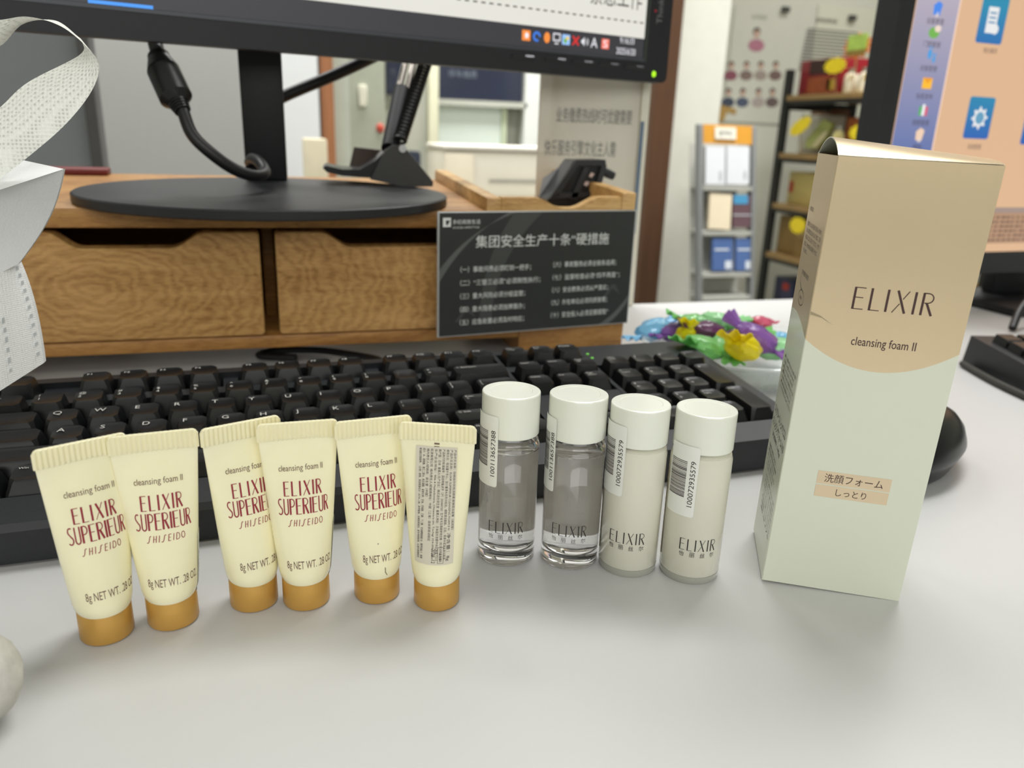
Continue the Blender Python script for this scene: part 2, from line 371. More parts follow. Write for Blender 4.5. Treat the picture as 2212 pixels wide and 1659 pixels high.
def make_tube(name, label, loc, yaw, back=False, strip=False, smudge=False):
    t = thing(name, label, 'tube', loc, RZ(yaw), 'travel tubes of foam cleanser')
    b = MB(); n = 56; nz = 34; V = []; Fc = []
    for j in range(nz + 1):
        z = TB_Z0 + (TB_Z1 - TB_Z0) * j / nz; a, bb = tube_ab(z); u = j / nz
        for i in range(n):
            th = 2 * math.pi * i / n; x = a * math.sin(th); y = -bb * math.cos(th)
            dent = 0.0018 * max(0, u - 0.62) / 0.38 * math.exp(-((abs(x) / a - 0.62) / 0.2) ** 2) * (1 - u) * 3
            y *= 1 - min(0.5, dent / max(bb, 0.0006)); V.append((x, y, z))
    for j in range(nz):
        for i in range(n):
            k = (i + 1) % n; Fc.append((j * n + i, j * n + k, (j + 1) * n + k, (j + 1) * n + i))
    Fc.append(tuple(reversed(range(n)))); b.add(V, Fc, M_cream)
    f = tube_pt
    if not back:
        b.text('cleansing foam II', f, M_brownink, (-0.0082, 0.0567, 0.0088, 0.0597), slices=14)
        b.strokes('ELIXIR', f, M_red, (-0.0066, 0.0479, 0.0078, 0.0535), 3, 1.12, 0.2)
        b.strokes('SUPERIEUR', f, M_red, (-0.0095, 0.0408, 0.0108, 0.0469), 3, 1.05, 0.12)
        b.strokes('sHisEido'.replace('E', 'e'), f, M_red, (-0.0056, 0.0363, 0.0076, 0.0388), 2, 1.3, 0.24)
        b.text('8g NET WT. .28 OZ.', f, M_brownink, (-0.0072, 0.0183, 0.0118, 0.0224), slices=14)
    if smudge:
        sm_ = [(0.0013, 0.0172), (0.0017, 0.0166), (0.0016, 0.0152), (0.0021, 0.0140), (0.0024, 0.0133), (0.0019, 0.0136), (0.0012, 0.0150)]
        b.add([f(*p) for p in sm_], [tuple(range(7))], mat('grey_smudge', (150, 140, 112), 0.6, var=0.1))
        b.add([f(-0.0009 + 0.0003 * math.cos(a_), 0.027 + 0.0003 * math.sin(a_)) for a_ in range(6)], [tuple(range(6))], MATS['grey_smudge'])
    b.build('tube_body', t, 50, local=True)
    c = MB(); w = 0.0147; z0, z1 = TB_Z1 - 0.0004, 0.0757; nr = 36; pts = []
    for i in range(nr + 1):
        x = -w + 2 * w * i / nr; e = (w - abs(x)); dz = 0.0016 * (1 - min(1, e / 0.0018)) ** 2
        pts.append((x, z1 - dz))
    V = []; Fc = []
    for k, (x, zt) in enumerate(pts):
        yy = 0.00075 + (0.00022 if k % 2 else -0.0002); V += [(x, -yy, z0), (x, -yy, zt - 0.0003), (x, -yy * 0.5, zt), (x, yy * 0.5, zt), (x, yy, zt - 0.0003), (x, yy, z0)]
    for k in range(nr):
        for q in range(6):
            Fc.append((k * 6 + q, (k + 1) * 6 + q, (k + 1) * 6 + (q + 1) % 6, k * 6 + (q + 1) % 6))
    Fc += [(0, 1, 2, 3, 4, 5), tuple(nr * 6 + q for q in (5, 4, 3, 2, 1, 0))]
    c.add(V, Fc, M_crimp); c.build('crimp_seal', t, 20, local=True)
    c = MB(); R = 0.0091
    c.lathe([(0, 0), (R - 0.0011, 0), (R - 0.0004, 0.0003), (R, 0.0011), (R - 0.0001, 0.0119), (R - 0.0005, 0.0124), (0, 0.0124)], M_gold, 56); c.build('cap', t, 40, local=True)
    if back:
        c = MB(); c.grid(lambda u, v: tube_pt(-0.0083 + 0.0166 * u, 0.0212 + 0.0458 * v, 0.00008), 12, 16, M_label)
        g = lambda x, y: tube_pt(x, y, 0.00014)
        for i, ln in enumerate(BACK_LINES):
            xx = 0.0074 - i * 0.00152; L = 0.043 * min(1.0, len(ln) / 40.0)
            if i == 1: L = 0.036
            zt = 0.0662
            c.text(ln, lambda x, y, xx=xx, zt=zt: g(xx + y, zt - x), M_ink, (0, -0.00055, L if i > 1 else 0.031, 0.00055), slices=2)
        c.text('净含量：8g', lambda x, y: g(0.0058 + y, 0.0340 - x), M_ink, (0, -0.0009, 0.0112, 0.0009))
        c.text('2028. 12', lambda x, y: g(0.0001 + y, 0.0278 - x), M_ink, (0, -0.0007, 0.0058, 0.0007))
        c.text('试用品 非卖品', lambda x, y: g(0.0029 + y, 0.0278 - x), M_ink, (0, -0.0005, 0.0052, 0.0005))
        for (xa_, za_, xb_, zb_) in ((0.0018, 0.0284, 0.0040, 0.0284), (0.0018, 0.0220, 0.0040, 0.0220), (0.0018, 0.0284, 0.0018, 0.0220), (0.0040, 0.0284, 0.0040, 0.0220)):
            c.add([g(min(xa_, xb_) - 0.00006, max(za_, zb_) + 0.00006), g(max(xa_, xb_) + 0.00006, max(za_, zb_) + 0.00006), g(max(xa_, xb_) + 0.00006, min(za_, zb_) - 0.00006), g(min(xa_, xb_) - 0.00006, min(za_, zb_) - 0.00006)], [(0, 1, 2, 3)], M_ink)
        for k, (zz, hh) in enumerate(((0.0678, 0.0006), (0.0669, 0.00025))):
            c.add([g(-0.001, zz + hh), g(0.001, zz + hh), g(0.001, zz), g(-0.001, zz)], [(0, 1, 2, 3)], M_brownink)
        c.build('back_label', t, 60, local=True, label='translucent label with fine print')
    if strip:
        c = MB(); rr_ = lambda z: (tube_ab(max(z, TB_Z0))[0]) + 0.00015
        c.grid(lambda u, v: (rr_(0.006 + 0.03 * v) * math.cos(math.radians(-14 + 50 * u)), rr_(0.006 + 0.03 * v) * math.sin(math.radians(-14 + 50 * u)) * 0.98, 0.006 + 0.03 * v), 8, 10, M_stick)
        c.text('100072935579', lambda x, y: Vector((rr_(x) * math.cos(math.radians(-9) + y / 0.0095), rr_(x) * math.sin(math.radians(-9) + y / 0.0095), x)) * 1.0 + Vector((0.0001, -0.0001, 0)), M_ink, (0.010, -0.0006, 0.028, 0.0006))
        c.build('barcode_sticker', t, 60, local=True, label='white barcode sticker wrapped round the side')
    return t
make_tube('cosmetic_tube', 'cream foam tube standing leftmost of the six, its right edge behind the next tube', (-0.0656, 0.2751, 0), 24.5)
make_tube('cosmetic_tube', 'cream foam tube standing second from left, overlapping the leftmost tube', (-0.0434, 0.2785, 0), 5.5, strip=True)
make_tube('cosmetic_tube', 'cream foam tube third from left, turned, its lettering cut off on the right', (-0.0143, 0.2833, 0), 20.5)
make_tube('cosmetic_tube', 'cream foam tube fourth from left, covering the right side of the turned tube', (0.0056, 0.2794, 0), 0.5, strip=True)
make_tube('cosmetic_tube', 'cream foam tube fifth from left with a small smudge above its gold cap', (0.0332, 0.2773, 0), 4.5, smudge=True)
make_tube('cosmetic_tube', 'cream foam tube showing its back label of dense small print, beside the clear bottle', (0.0556, 0.2667, 0), -22.0, back=True)
# ------------------------------------------------------------------ four sample bottles
M_glass = mat('clear_plastic', (255, 255, 255), 0.0, trans=1.0, ior=1.46, var=0)
M_liq = mat('clear_lotion', (255, 255, 254), 0.0, trans=1.0, ior=1.34, var=0)
M_capw = mat('white_cap_plastic', (236, 238, 226), 0.22, var=0.01, coat=0.2, sss=0.1)
M_milk = mat('milky_plastic', (222, 220, 204), 0.18, var=0.015, scale=20, coat=0.4, sss=0.3)
M_milkbase = mat('milky_bottle_base', (168, 168, 158), 0.15, var=0.02, coat=0.5)
M_inlabel = trans_mat('rear_label_paper', (255, 248, 236), 0.25, 0.02, 200, (1, 1, 4))
BR = 0.0127
M_faint = mat('faint_print', (170, 166, 156), 0.6, var=0)
def cylp(s_, z, R=BR, off=0.00008): th = s_ / R; return Vector(((R + off) * math.sin(th), -(R + off) * math.cos(th), z))
def make_bottle(label, loc, clear, code, tshift, st, group):
    d = math.hypot(loc[0], loc[1]); t = thing('lotion_bottle', label, 'bottle', loc, Matrix.Rotation(-math.asin(loc[0] / d), 3, 'Z'), group)
    H = 0.0772 if clear else 0.0756; CB = 0.0588 if clear else 0.0592
    f = lambda x, y: cylp(x + tshift, y)
    b = MB()
    if clear:
        b.lathe([(0, 0.0009), (0.0092, 0.0007), (0.0112, 0), (0.0122, 0.0004), (BR, 0.0018), (BR, 0.0545), (BR - 0.0006, 0.0562), (BR - 0.0026, 0.0572), (0.0100, 0.0578), (0.0100, 0.0592), (0.0111, 0.0594), (0.0111, 0.0602), (0.0098, 0.0604), (0.0098, 0.066), (0.0086, 0.066),
                 (0.0086, 0.058), (0.0096, 0.0556), (BR - 0.0014, 0.0535), (BR - 0.0014, 0.0095), (BR - 0.0024, 0.0072), (0.0085, 0.0060), (0.0040, 0.0068), (0, 0.0072)], M_glass, 64)
    else:
        b.lathe([(0, 0.0035), (BR - 0.0004, 0.0035), (BR, 0.004), (BR, 0.055), (BR - 0.0006, 0.0570), (BR - 0.0022, 0.0580), (0.0100, 0.0584), (0.0100, 0.066), (0, 0.066)], M_milk, 64)
    b.strokes('ELIXIR', f, M_ink, (-0.0078, 0.0163, 0.0078, 0.0216), 3, 0.85, 0.2)
    for k, ch in enumerate('怡丽丝尔'):
        x = -0.0076 + k * 0.00435; b.text(ch, f, M_ink, (x, 0.0134, x + 0.0021, 0.0156), slices=2)
    b.build('bottle_body', t, 40, local=True)
    if clear:
        c = MB(); r_ = BR - 0.00135
        c.lathe([(0, 0.00712), (0.0040, 0.00672), (0.0085, 0.00592), (r_ - 0.001, 0.0072), (r_, 0.0095), (r_, 0.0522), (r_ - 0.0006, 0.0518), (0, 0.0516)], M_liq, 64); c.build('lotion', t, 40, local=True, label='clear watery lotion')
        c = MB(); c.grid(lambda u, v: cylp(BR * math.radians(80 + 200 * u), 0.0090 + 0.0395 * v, BR - 0.0005, 0), 40, 2, M_inlabel)
        for i in range(16):
            z = 0.0465 - i * 0.0022; c.text(BACK_LINES[i % 8][:34], lambda x, y: cylp(x, y, BR - 0.00045, 0), M_faint, (BR * math.radians(100), z, BR * math.radians(255), z + 0.001), slices=10)
        c.build('rear_label', t, 40, local=True, label='grey product label wrapped round the back')
    else:
        c = MB(); c.lathe([(0, 0.0006), (0.0100, 0), (0.0118, 0), (BR - 0.0002, 0.0012), (BR, 0.0036), (0, 0.0036)], M_milkbase, 64); c.build('base', t, 40, local=True, label='clear greyish base')
        c = MB(); c.grid(lambda u, v: cylp(BR * math.radians(-250 + 176 * u), 0.008 + 0.044 * v), 34, 2, mat('rear_label_tan', (196, 182, 150), 0.5, var=0.03))
        for i in range(14):
            z = 0.050 - i * 0.0029; c.text(BACK_LINES[i % 8][:30], lambda x, y: cylp(x, y, off=0.00016), M_ink, (BR * math.radians(-235), z, BR * math.radians(-78), z + 0.0016), slices=10)
        c.build('rear_label', t, 40, local=True, label='tan label with dark print on the back')
    RC = 0.01235
    c = MB(); c.lathe([(0.0104, CB), (RC - 0.0002, CB), (RC, CB + 0.0003), (RC, H - 0.0007), (RC - 0.0002, H - 0.0002), (RC - 0.0007, H), (0.0093, H), (0.0090, H), (0.0088, H - 0.00015), (0.0086, H - 0.00015), (0, H - 0.00015)], M_capw, 64); c.build('cap', t, 20, local=True)
    a0, a1, z0, z1 = st; Rk = BR + 0.00012
    def sp(u, v):   # rounded sticker corners
        return cylp(Rk * math.radians(a0 + (a1 - a0) * u), z0 + (z1 - z0) * v, BR, 0.00015)
    c = MB(); wa = Rk * math.radians(a1 - a0); rr_ = 0.0012; ol = []
    for (cx, cy, s0) in ((wa - rr_, z1 - rr_, 0), (rr_, z1 - rr_, 90), (rr_, z0 + rr_, 180), (wa - rr_, z0 + rr_, 270)): ol += arc(cx, cy, rr_, rr_, s0, s0 + 90, 5)
    Vs, Fs = slice_x(ol, [tuple(range(len(ol)))], 12); x00 = Rk * math.radians(a0)
    c.add([cylp(x00 + x, z, BR, 0.00015) for x, z in Vs], Fs, M_stick)
    bz0 = z0 + (z1 - z0) * 0.27; bz1 = z0 + (z1 - z0) * 0.78; random.seed(5); z = bz1
    while z > bz0:
        hgt = random.choice((0.00016, 0.00016, 0.0003, 0.00042)); xs0 = x00 + wa * 0.06; xs1 = x00 + wa * 0.66
        c.add([cylp(xs0 + (xs1 - xs0) * q / 5, zz, BR, 0.00021) for zz in (z, z - hgt) for q in range(6)], [(q, q + 1, q + 7, q + 6) for q in range(5)], M_ink); z -= hgt + random.choice((0.00018, 0.00026, 0.00036))
    c.text(code, lambda x, y: cylp(x00 + wa * 0.92 - y, x, BR, 0.00021), M_ink, (z0 + (z1 - z0) * 0.15, 0, z0 + (z1 - z0) * 0.80, 0.0021))
    c.build('barcode_sticker', t, 40, local=True, label='white barcode sticker running up the left side')
    return t
make_bottle('clear lotion bottle with white cap, beside the tube with the small-print back label', (0.0931, 0.2955, 0), True, '100113657388', -0.0004, (-88, -22, 0.0375, 0.0690), 'clear lotion bottles')
make_bottle('clear lotion bottle standing between the other clear bottle and the milky bottles', (0.1198, 0.2861, 0), True, '100113657388', -0.0006, (-92, -40, 0.0355, 0.0685), 'clear lotion bottles')
make_bottle('milky bottle with white cap, next to the clear bottles', (0.1427, 0.2741, 0), False, '100072935579', -0.0010, (-88, -20, 0.0375, 0.0685), 'milky emulsion bottles')
make_bottle('milky bottle with white cap, rightmost of the bottles beside the gold box', (0.1668, 0.2626, 0), False, '100072935579', 0.0030, (-64, -2, 0.0315, 0.0625), 'milky emulsion bottles')

# ------------------------------------------------------------------ tall gold and white carton
M_cgold = mat('champagne_foil', (232, 211, 176), 0.30, metal=0.72, var=0.02, scale=15)
M_cwhite = mat('carton_white', (222, 226, 208), 0.32, var=0.01, scale=15, coat=0.15)
M_tan = mat('tan_print', (224, 204, 172), 0.45, var=0.01)
M_plum = mat('plum_print', (72, 48, 48), 0.45, var=0)
ex, ey, ez = Vector((0.8736, -0.4861, -0.0213)), Vector((0.4863, 0.8738, 0.0052)), Vector((0.0160, -0.0149, 0.9998))
CW, CDp, CHt = 0.0550, 0.0460, 0.1748
t = thing('carton', 'tall gold and white cosmetic carton standing beside the milky bottles', 'box', (0.1931, 0.2463, 0.0012), Matrix((ex, ey, ez)).transposed())
b = MB()
def fz(x): return 0.0967 + 0.0102 * ((x - CW / 2) / (CW / 2)) ** 2
def sz(y): u = y / CDp; return 0.1067 + 0.0045 * math.sin(min(1, u) * math.pi * 0.75)
nq = 20
CE = 0.00035
def side(fn, L, bd, T, c0=0.0, c1=0.0):
    for i in range(nq):
        a, c = c0 + (L - c0 - c1) * i / nq, c0 + (L - c0 - c1) * (i + 1) / nq
        b.add([fn(a, 0), fn(c, 0), fn(c, bd(c)), fn(a, bd(a))], [(0, 1, 2, 3)], M_cwhite); b.add([fn(a, bd(a)), fn(c, bd(c)), fn(c, T), fn(a, T)], [(0, 1, 2, 3)], M_cgold)
side(lambda x, z: (x, 0, z), CW, fz, CHt, CE)
side(lambda y, z: (0, CDp - y, z), CDp, lambda y: sz(CDp - y), CHt, 0.0, CE)
for za_, zb2_, m_ in ((0, 0.1069, M_cwhite), (0.1069, CHt, M_cgold)): b.add([(0, CE, za_), (CE, 0, za_), (CE, 0, zb2_), (0, CE, zb2_)], [(0, 1, 2, 3)], m_)
side(lambda x, z: (CW - x, CDp, z), CW, lambda x: 0.1067 + 0 * x, CHt)
side(lambda y, z: (CW, y, z), CDp, sz, CHt)
b.poly([(0, 0, 0), (0, CDp, 0), (CW, CDp, 0), (CW, 0, 0)], M_cwhite)
fr = lambda x, z: (x / 1000, -0.00012, z / 1000)
b.strokes('ELIXIR', fr, M_plum, (14.3, 120.3, 42.6, 128.7), 1, 0.92, 0.2)
b.text('cleansing foam II', fr, M_plum, (16.7, 105.4, 39.7, 109.8))
for (z0, z1) in ((48.0, 53.6), (42.3, 47.5)): b.poly([(0.0141, -0.00008, z0 / 1000), (0.042, -0.00008, z0 / 1000), (0.042, -0.00008, z1 / 1000), (0.0141, -0.00008, z1 / 1000)], M_tan)
b.text('洗顔フォーム', fr, M_plum, (16.9, 48.9, 39.2, 52.7)); b.text('しっとり', fr, M_plum, (22.2, 43.4, 33.8, 46.4))
sd = lambda x, z: (-0.00012, CDp * (1 - x / 46.0), z / 1000)      # left face: x runs from the back edge (0) to the front edge (46)
M_sink = mat('grey_print', (96, 88, 78), 0.5, var=0)
for i, (ln, w) in enumerate((('使用法', 9), ('洗顔の際に、水またはぬるま湯を含ませ、適量（約1cm）の量の水か', 36), ('ぬるま湯を加えながらよく泡立て、顔', 36), ('を包みこむように洗ってください。すす', 36), ('ぎは、水かぬるま湯で十分に', 34), ('行います。', 10))):
    b.text(ln, sd, M_sink, (5, 148.6 - i * 2.75 if i else 152, 5 + w, 150.6 - i * 2.75 if i else 153.8))
b.text('使用量の目安', sd, M_sink, (12, 126.6, 30, 128.6)); b.text('実物大', sd, M_sink, (17, 117.2, 23, 118.6))
def outline(b_, pts, w, m):
    for p, q in zip(pts, pts[1:]):
        d = Vector((q[0] - p[0], q[1] - p[1])); n_ = Vector((-d.y, d.x)).normalized() * w / 2
        b_.add([sd(p[0] - n_.x, p[1] - n_.y), sd(q[0] - n_.x, q[1] - n_.y), sd(q[0] + n_.x, q[1] + n_.y), sd(p[0] + n_.x, p[1] + n_.y)], [(0, 1, 2, 3)], m)
outline(b, [(12, 126), (12, 123), (16, 121.4)] + arc(20, 118, 7, 3, 90, -270, 18) , 0.3, M_sink)
for i in range(7): b.text(('●とくに乾燥が気になるときは/朝・夜の', '洗顔にお使いになれます。', '●目に入ったときはすぐに洗い流す', '●傷やはれものなど異常のあるとき', 'はお使いにならないでください。', '●ご使用後は容器の口元をふき', 'キャップをきちんとしめてください。')[i], sd, M_sink, (6, 88.6 - i * 2.3, 42 - (i % 3) * 2, 90.3 - i * 2.3))
b.text('エリクシール シュペリエル', sd, M_ink, (3, 62.4, 42, 66.4)); b.text('クレンジングフォーム II N', sd, M_ink, (3, 56.6, 42, 60.8)); b.text('洗顔料 145g', sd, M_ink, (8, 52.2, 36, 54.8))
for i in range(5): b.text(('販売元 資生堂インターナショナル', '東京都中央区銀座', '成分：水、ステアリン酸、PEG-8', 'ミリスチン酸、水酸化K、グリセリン', 'ラウリン酸、エタノール、BG'), sd, M_sink, (5, 46.4 - i * 2.4, 30 + (i % 2) * 5, 48 - i * 2.4)) if False else b.text(('販売元', '東京都中央区銀座', '成分：水、ステアリン酸、PEG-8', 'ミリスチン酸、水酸化K、グリセリン', 'ラウリン酸、エタノール、BG')[i], sd, M_sink, (5, 46.4 - i * 2.4, 30 + (i % 2) * 5, 48 - i * 2.4))
for i in range(7): b.text(('ステアリン酸グリセリル（SE）', 'ポリクオタニウム-7、香料、EDTA-2Na', '水溶性コラーゲン、バクモンドウ根エキス', 'イノシトール、メントール、トルメンチラ', '根エキス、BHT、トコフェロール', '安息香酸Na、フェノキシエタノール', '高さ175')[i], sd, M_sink, (10, 33 - i * 2.6, 43, 34.6 - i * 2.6))
b.build('carton_body', t, 20, local=True)
# the tuck flap at the top arches open at its left end
b = MB(); hb = lambda u: 0.0062 * (1 - 0.72 * u)
def flap(u, v, off=0.0):
    s_ = math.sin(math.pi * min(1, v * 1.04)) ** 0.75
    return (0.0001 + (CW - 0.0002) * u, CDp * v, CHt + hb(u) * s_ + off)
b.grid(lambda u, v: flap(u, v, 0.0003), 20, 24, M_cgold); b.grid(lambda u, v: flap(1 - u, v, -0.0001), 20, 24, M_cwhite)
b.add([flap(0, k / 24, 0.0003) for k in range(25)] + [flap(0, k / 24, -0.0001) for k in range(25)], [(k + 1, k, 25 + k, 26 + k) for k in range(24)], M_cwhite)
b.build('tuck_flap', t, 50, local=True)
b = MB(); b.box(0.0004, CW - 0.0004, 0.001, CDp - 0.001, CHt - 0.0035, CHt - 0.003, mat('carton_inside', (150, 138, 116), 0.7, var=0.02)); b.build('inner_flap', t, 20, local=True, label='tan inner dust flap')
b = MB(); b.add([(0.0004, -0.00012, 0.1178), (0.0042, -0.0002, 0.1164), (0.0088, -0.00012, 0.1135), (0.0046, -0.00025, 0.1158), (0.0005, -0.0004, 0.1166)], [(0, 4, 3, 2, 1)], mat('crease_shade_foil', (150, 136, 108), 0.5, metal=0.4, var=0.05)); b.build('crease', t, 20, local=True, label='small dent in the foil at the left edge, its shade painted darker')  # shade of the dent painted as a darker foil patch

# ------------------------------------------------------------------ main keyboard
M_kcase = mat('black_case_plastic', (30, 32, 35), 0.42, var=0.05, scale=300, bump=0.15, bscale=2500)
M_key = mat('black_keycap', (22, 23, 24), 0.28, var=0.04, scale=200, spec=0.4)
M_leg = mat('keycap_legend', (205, 203, 196), 0.5, var=0)
KP, KT = 0.01905, math.radians(5.28); KO = Vector((-0.1467, 0.4678, 0.0))
t = thing('keyboard', 'full-size black keyboard with white legends under the wooden desk riser', 'keyboard', KO, RZ(2.48))
KZ = 0.0297
def K(u, v, h=0.0):
    y = v * KP; return Vector((u * KP, y * math.cos(KT) - h * math.sin(KT), KZ + y * math.sin(KT) + h * math.cos(KT)))
ROWV = {0: 0.49, 1: -1.0, 2: -2.0, 3: -3.0, 4: -4.0, 5: -5.0}; ROWH = {0: 0.0105, 1: 0.0112, 2: 0.0095, 3: 0.0086, 4: 0.0082, 5: 0.0084}
b = MB(); UL, UR, VB, VF = -0.62, 23.12, 0.98, -7.22; hr = 0.0042
prof = [(VF, None), (VF, -0.0012), (VF + 0.12, 0.0016), (-6.12, 0.0036), (-6.1, -0.004), (0.54, -0.004), (0.56, hr), (VB - 0.08, hr), (VB, hr - 0.0015), (VB + 0.05, None)]
def kp(u, v, h):
    p = K(u, v, h if h is not None else 0)
    if h is None: p.z = 0.0015
    return p
b.prism([(i, 0) for i in range(len(prof))], lambda i, _: kp(UL, *prof[i]), lambda i, _: kp(UR, *prof[i]), M_kcase)
for (ua, ub) in ((UL, -0.06), (15.06, 15.2), (18.3, 18.45), (22.56, UR)):
    c = [K(ua, -6.1, 0.0036), K(ub, -6.1, 0.0036), K(ub, 0.55, hr), K(ua, 0.55, hr)]; d = [K(ua, -6.1, -0.0045), K(ub, -6.1, -0.0045), K(ub, 0.55, -0.0045), K(ua, 0.55, -0.0045)]
    b.add(c + d, [(0, 1, 2, 3), (0, 4, 5, 1), (1, 5, 6, 2), (2, 6, 7, 3), (3, 7, 4, 0)], M_kcase)
def krect(u0, u1, v0, v1, h):
    c = [K(u0, v0, h), K(u1, v0, h), K(u1, v1, h), K(u0, v1, h)]; d = [K(u0, v0, -0.0045), K(u1, v0, -0.0045), K(u1, v1, -0.0045), K(u0, v1, -0.0045)]
    b.add(c + d, [(0, 1, 2, 3), (0, 4, 5, 1), (1, 5, 6, 2), (2, 6, 7, 3), (3, 7, 4, 0)], M_kcase)
krect(UL, 18.4, -0.97, -0.54, 0.0036); krect(18.35, UR, -0.97, 0.6, hr); krect(15.06, 18.4, -4.0, -3.02, 0.0036); krect(15.06, 16.2, -5.0, -4.0, 0.0036); krect(17.3, 18.4, -5.0, -4.0, 0.0036)
for (ua, ub) in ((1.03, 1.97), (6.03, 6.47), (10.53, 10.97)): krect(ua, ub, -0.54, 0.55, 0.0008)
b.build('keyboard_case', t, 25, local=True)
for (u, v) in ((18.62, 0.12), (18.62, -0.28)):
    b = MB(); p = K(u, v, hr + 0.0001); b.lathe([(0, 0.0004), (0.0008, 0.0003), (0.0011, 0)], mat('green_led', (120, 230, 60), 0.4, var=0, emit=0.8), 14, Matrix.Translation(p)); b.build('indicator_light', t, 40, local=True, label='small green status light')
KEYS = []
def row(r, u, seq):
    for it in seq:
        if isinstance(it, float): u += it
        else: KEYS.append((it[0], u, r, it[1], 1)); u += it[1]
row(0, 0, [('Esc', 1), 1.0, ('F1', 1), ('F2', 1), ('F3', 1), ('F4', 1), 0.5, ('F5', 1), ('F6', 1), ('F7', 1), ('F8', 1), 0.5, ('F9', 1), ('F10', 1), ('F11', 1), ('F12', 1), 0.25, ('Print|Screen', 1), ('Scroll|Lock', 1), ('Pause', 1)])
row(1, 0, [(x, 1) for x in ('~|`', '!|1', '@|2', '#|3', '$|4', '%|5', '^|6', '&|7', '*|8', '(|9', ')|0', '_|-', '+|=')] + [('← Backspace', 2), 0.25, ('Insert', 1), ('Home', 1), ('Page|Up', 1), 0.25, ('Num|Lock', 1), ('/', 1), ('*', 1), ('-', 1)])
row(2, 0, [('←|→', 1.5)] + [(x, 1) for x in 'QWERTYUIOP'] + [('{|[', 1), ('}|]', 1), ('||\\', 1.5), 0.25, ('Delete', 1), ('End', 1), ('Page|Down', 1), 0.25, ('7|Home', 1), ('8|↑', 1), ('9|PgUp', 1)])
KEYS.append(('+', 21.5, 2, 1, 2))
row(3, 0, [('Caps|Lock', 1.75)] + [(x, 1) for x in 'ASDFGHJKL'] + [(':|;', 1), ('"|\'', 1), ('Enter|←', 2.25), 3.5, ('4|←', 1), ('5', 1), ('6|→', 1)])
row(4, 0, [('⇧ Shift', 2.25)] + [(x, 1) for x in 'ZXCVBNM'] + [('<|,', 1), ('>|.', 1), ('?|/', 1), ('⇧ Shift', 2.75), 1.25, ('↑', 1), 1.25, ('1|End', 1), ('2|↓', 1), ('3|PgDn', 1)])
KEYS.append(('Enter', 21.5, 4, 1, 2))
row(5, 0, [('Ctrl', 1.25), ('Win', 1.25), ('Alt', 1.25), ('', 6.25), ('Alt', 1.25), ('Win', 1.25), ('Menu', 1.25), ('Ctrl', 1.25), 0.25, ('←', 1), ('↓', 1), ('→', 1), 0.25, ('0|Ins', 2), ('.|Del', 1)])
def ring(u0, u1, v0, v1, h, c):
    cu = c / KP; return [K(u0 + cu, v0, h), K(u1 - cu, v0, h), K(u1, v0 + cu, h), K(u1, v1 - cu, h), K(u1 - cu, v1, h), K(u0 + cu, v1, h), K(u0, v1 - cu, h), K(u0, v0 + cu, h)]
def key_mesh(b, name, u, r, w, tall):
    v1 = ROWV[r]; v0 = v1 - tall; h = ROWH[r] if tall == 1 else ROWH[r + 1] + 0.0004; g = 0.03
    R = [ring(u + g, u + w - g, v0 + g, v1 - g, 0.0002, 0.001), ring(u + 0.125, u + w - 0.125, v0 + 0.19, v1 - 0.07, h - 0.0013, 0.0018), ring(u + 0.15, u + w - 0.15, v0 + 0.215, v1 - 0.09, h, 0.0022), ring(u + 0.21, u + w - 0.21, v0 + 0.29, v1 - 0.14, h - 0.0003, 0.0022), ring(u + w / 2 - min(0.16, w / 4), u + w / 2 + w * 0.2, v0 + tall * 0.4, v1 - tall * 0.3, h - 0.0006, 0.001)]
    V = [p for q in R for p in q]; Fc = []
    for k in range(len(R) - 1):
        for i in range(8): j = (i + 1) % 8; Fc.append((k * 8 + i, k * 8 + j, k * 8 + 8 + j, k * 8 + 8 + i))
    Fc.append(tuple(range(len(V) - 8, len(V)))); b.add(V, Fc, M_key)
    if not name: return
    parts = [p for p in name.split('|')] if name not in ('||\\',) else ['|', '\\']
    S = 0.0054 if (len(parts) == 1 and len(parts[0]) == 1) else (0.0036 if max(map(len, parts)) < 3 else 0.0024)
    if r == 0: S = 0.0034 if len(parts) == 1 else 0.002
    for i, tx in enumerate(parts):
        up = 0.12 + (S * 0.9 + i * S * 1.15) / KP
        if len(parts) == 1: up = 0.13 + S * 0.85 / KP
        f = lambda x, y, up=up: K(u + 0.235 + x / KP, v1 - up - 0.02 + y / KP, h + 0.00002)
        V_, F_ = text_geo(tx)
        if V_: b.text(tx, f, M_leg, at=(0, 0), size=S)
hidden = [k for k in KEYS if (k[2] == 5 and k[1] < 3.7 and k[0] != '') or (k[2] == 4 and k[1] == 0)]
rest = MB()
for k in KEYS:
    if k in hidden: key_mesh(rest, *k); continue
    b = MB(); key_mesh(b, *k); b.build('keycap', t, 30, local=True)
o = rest.build('keycaps', t, 30, local=True, kind='stuff')

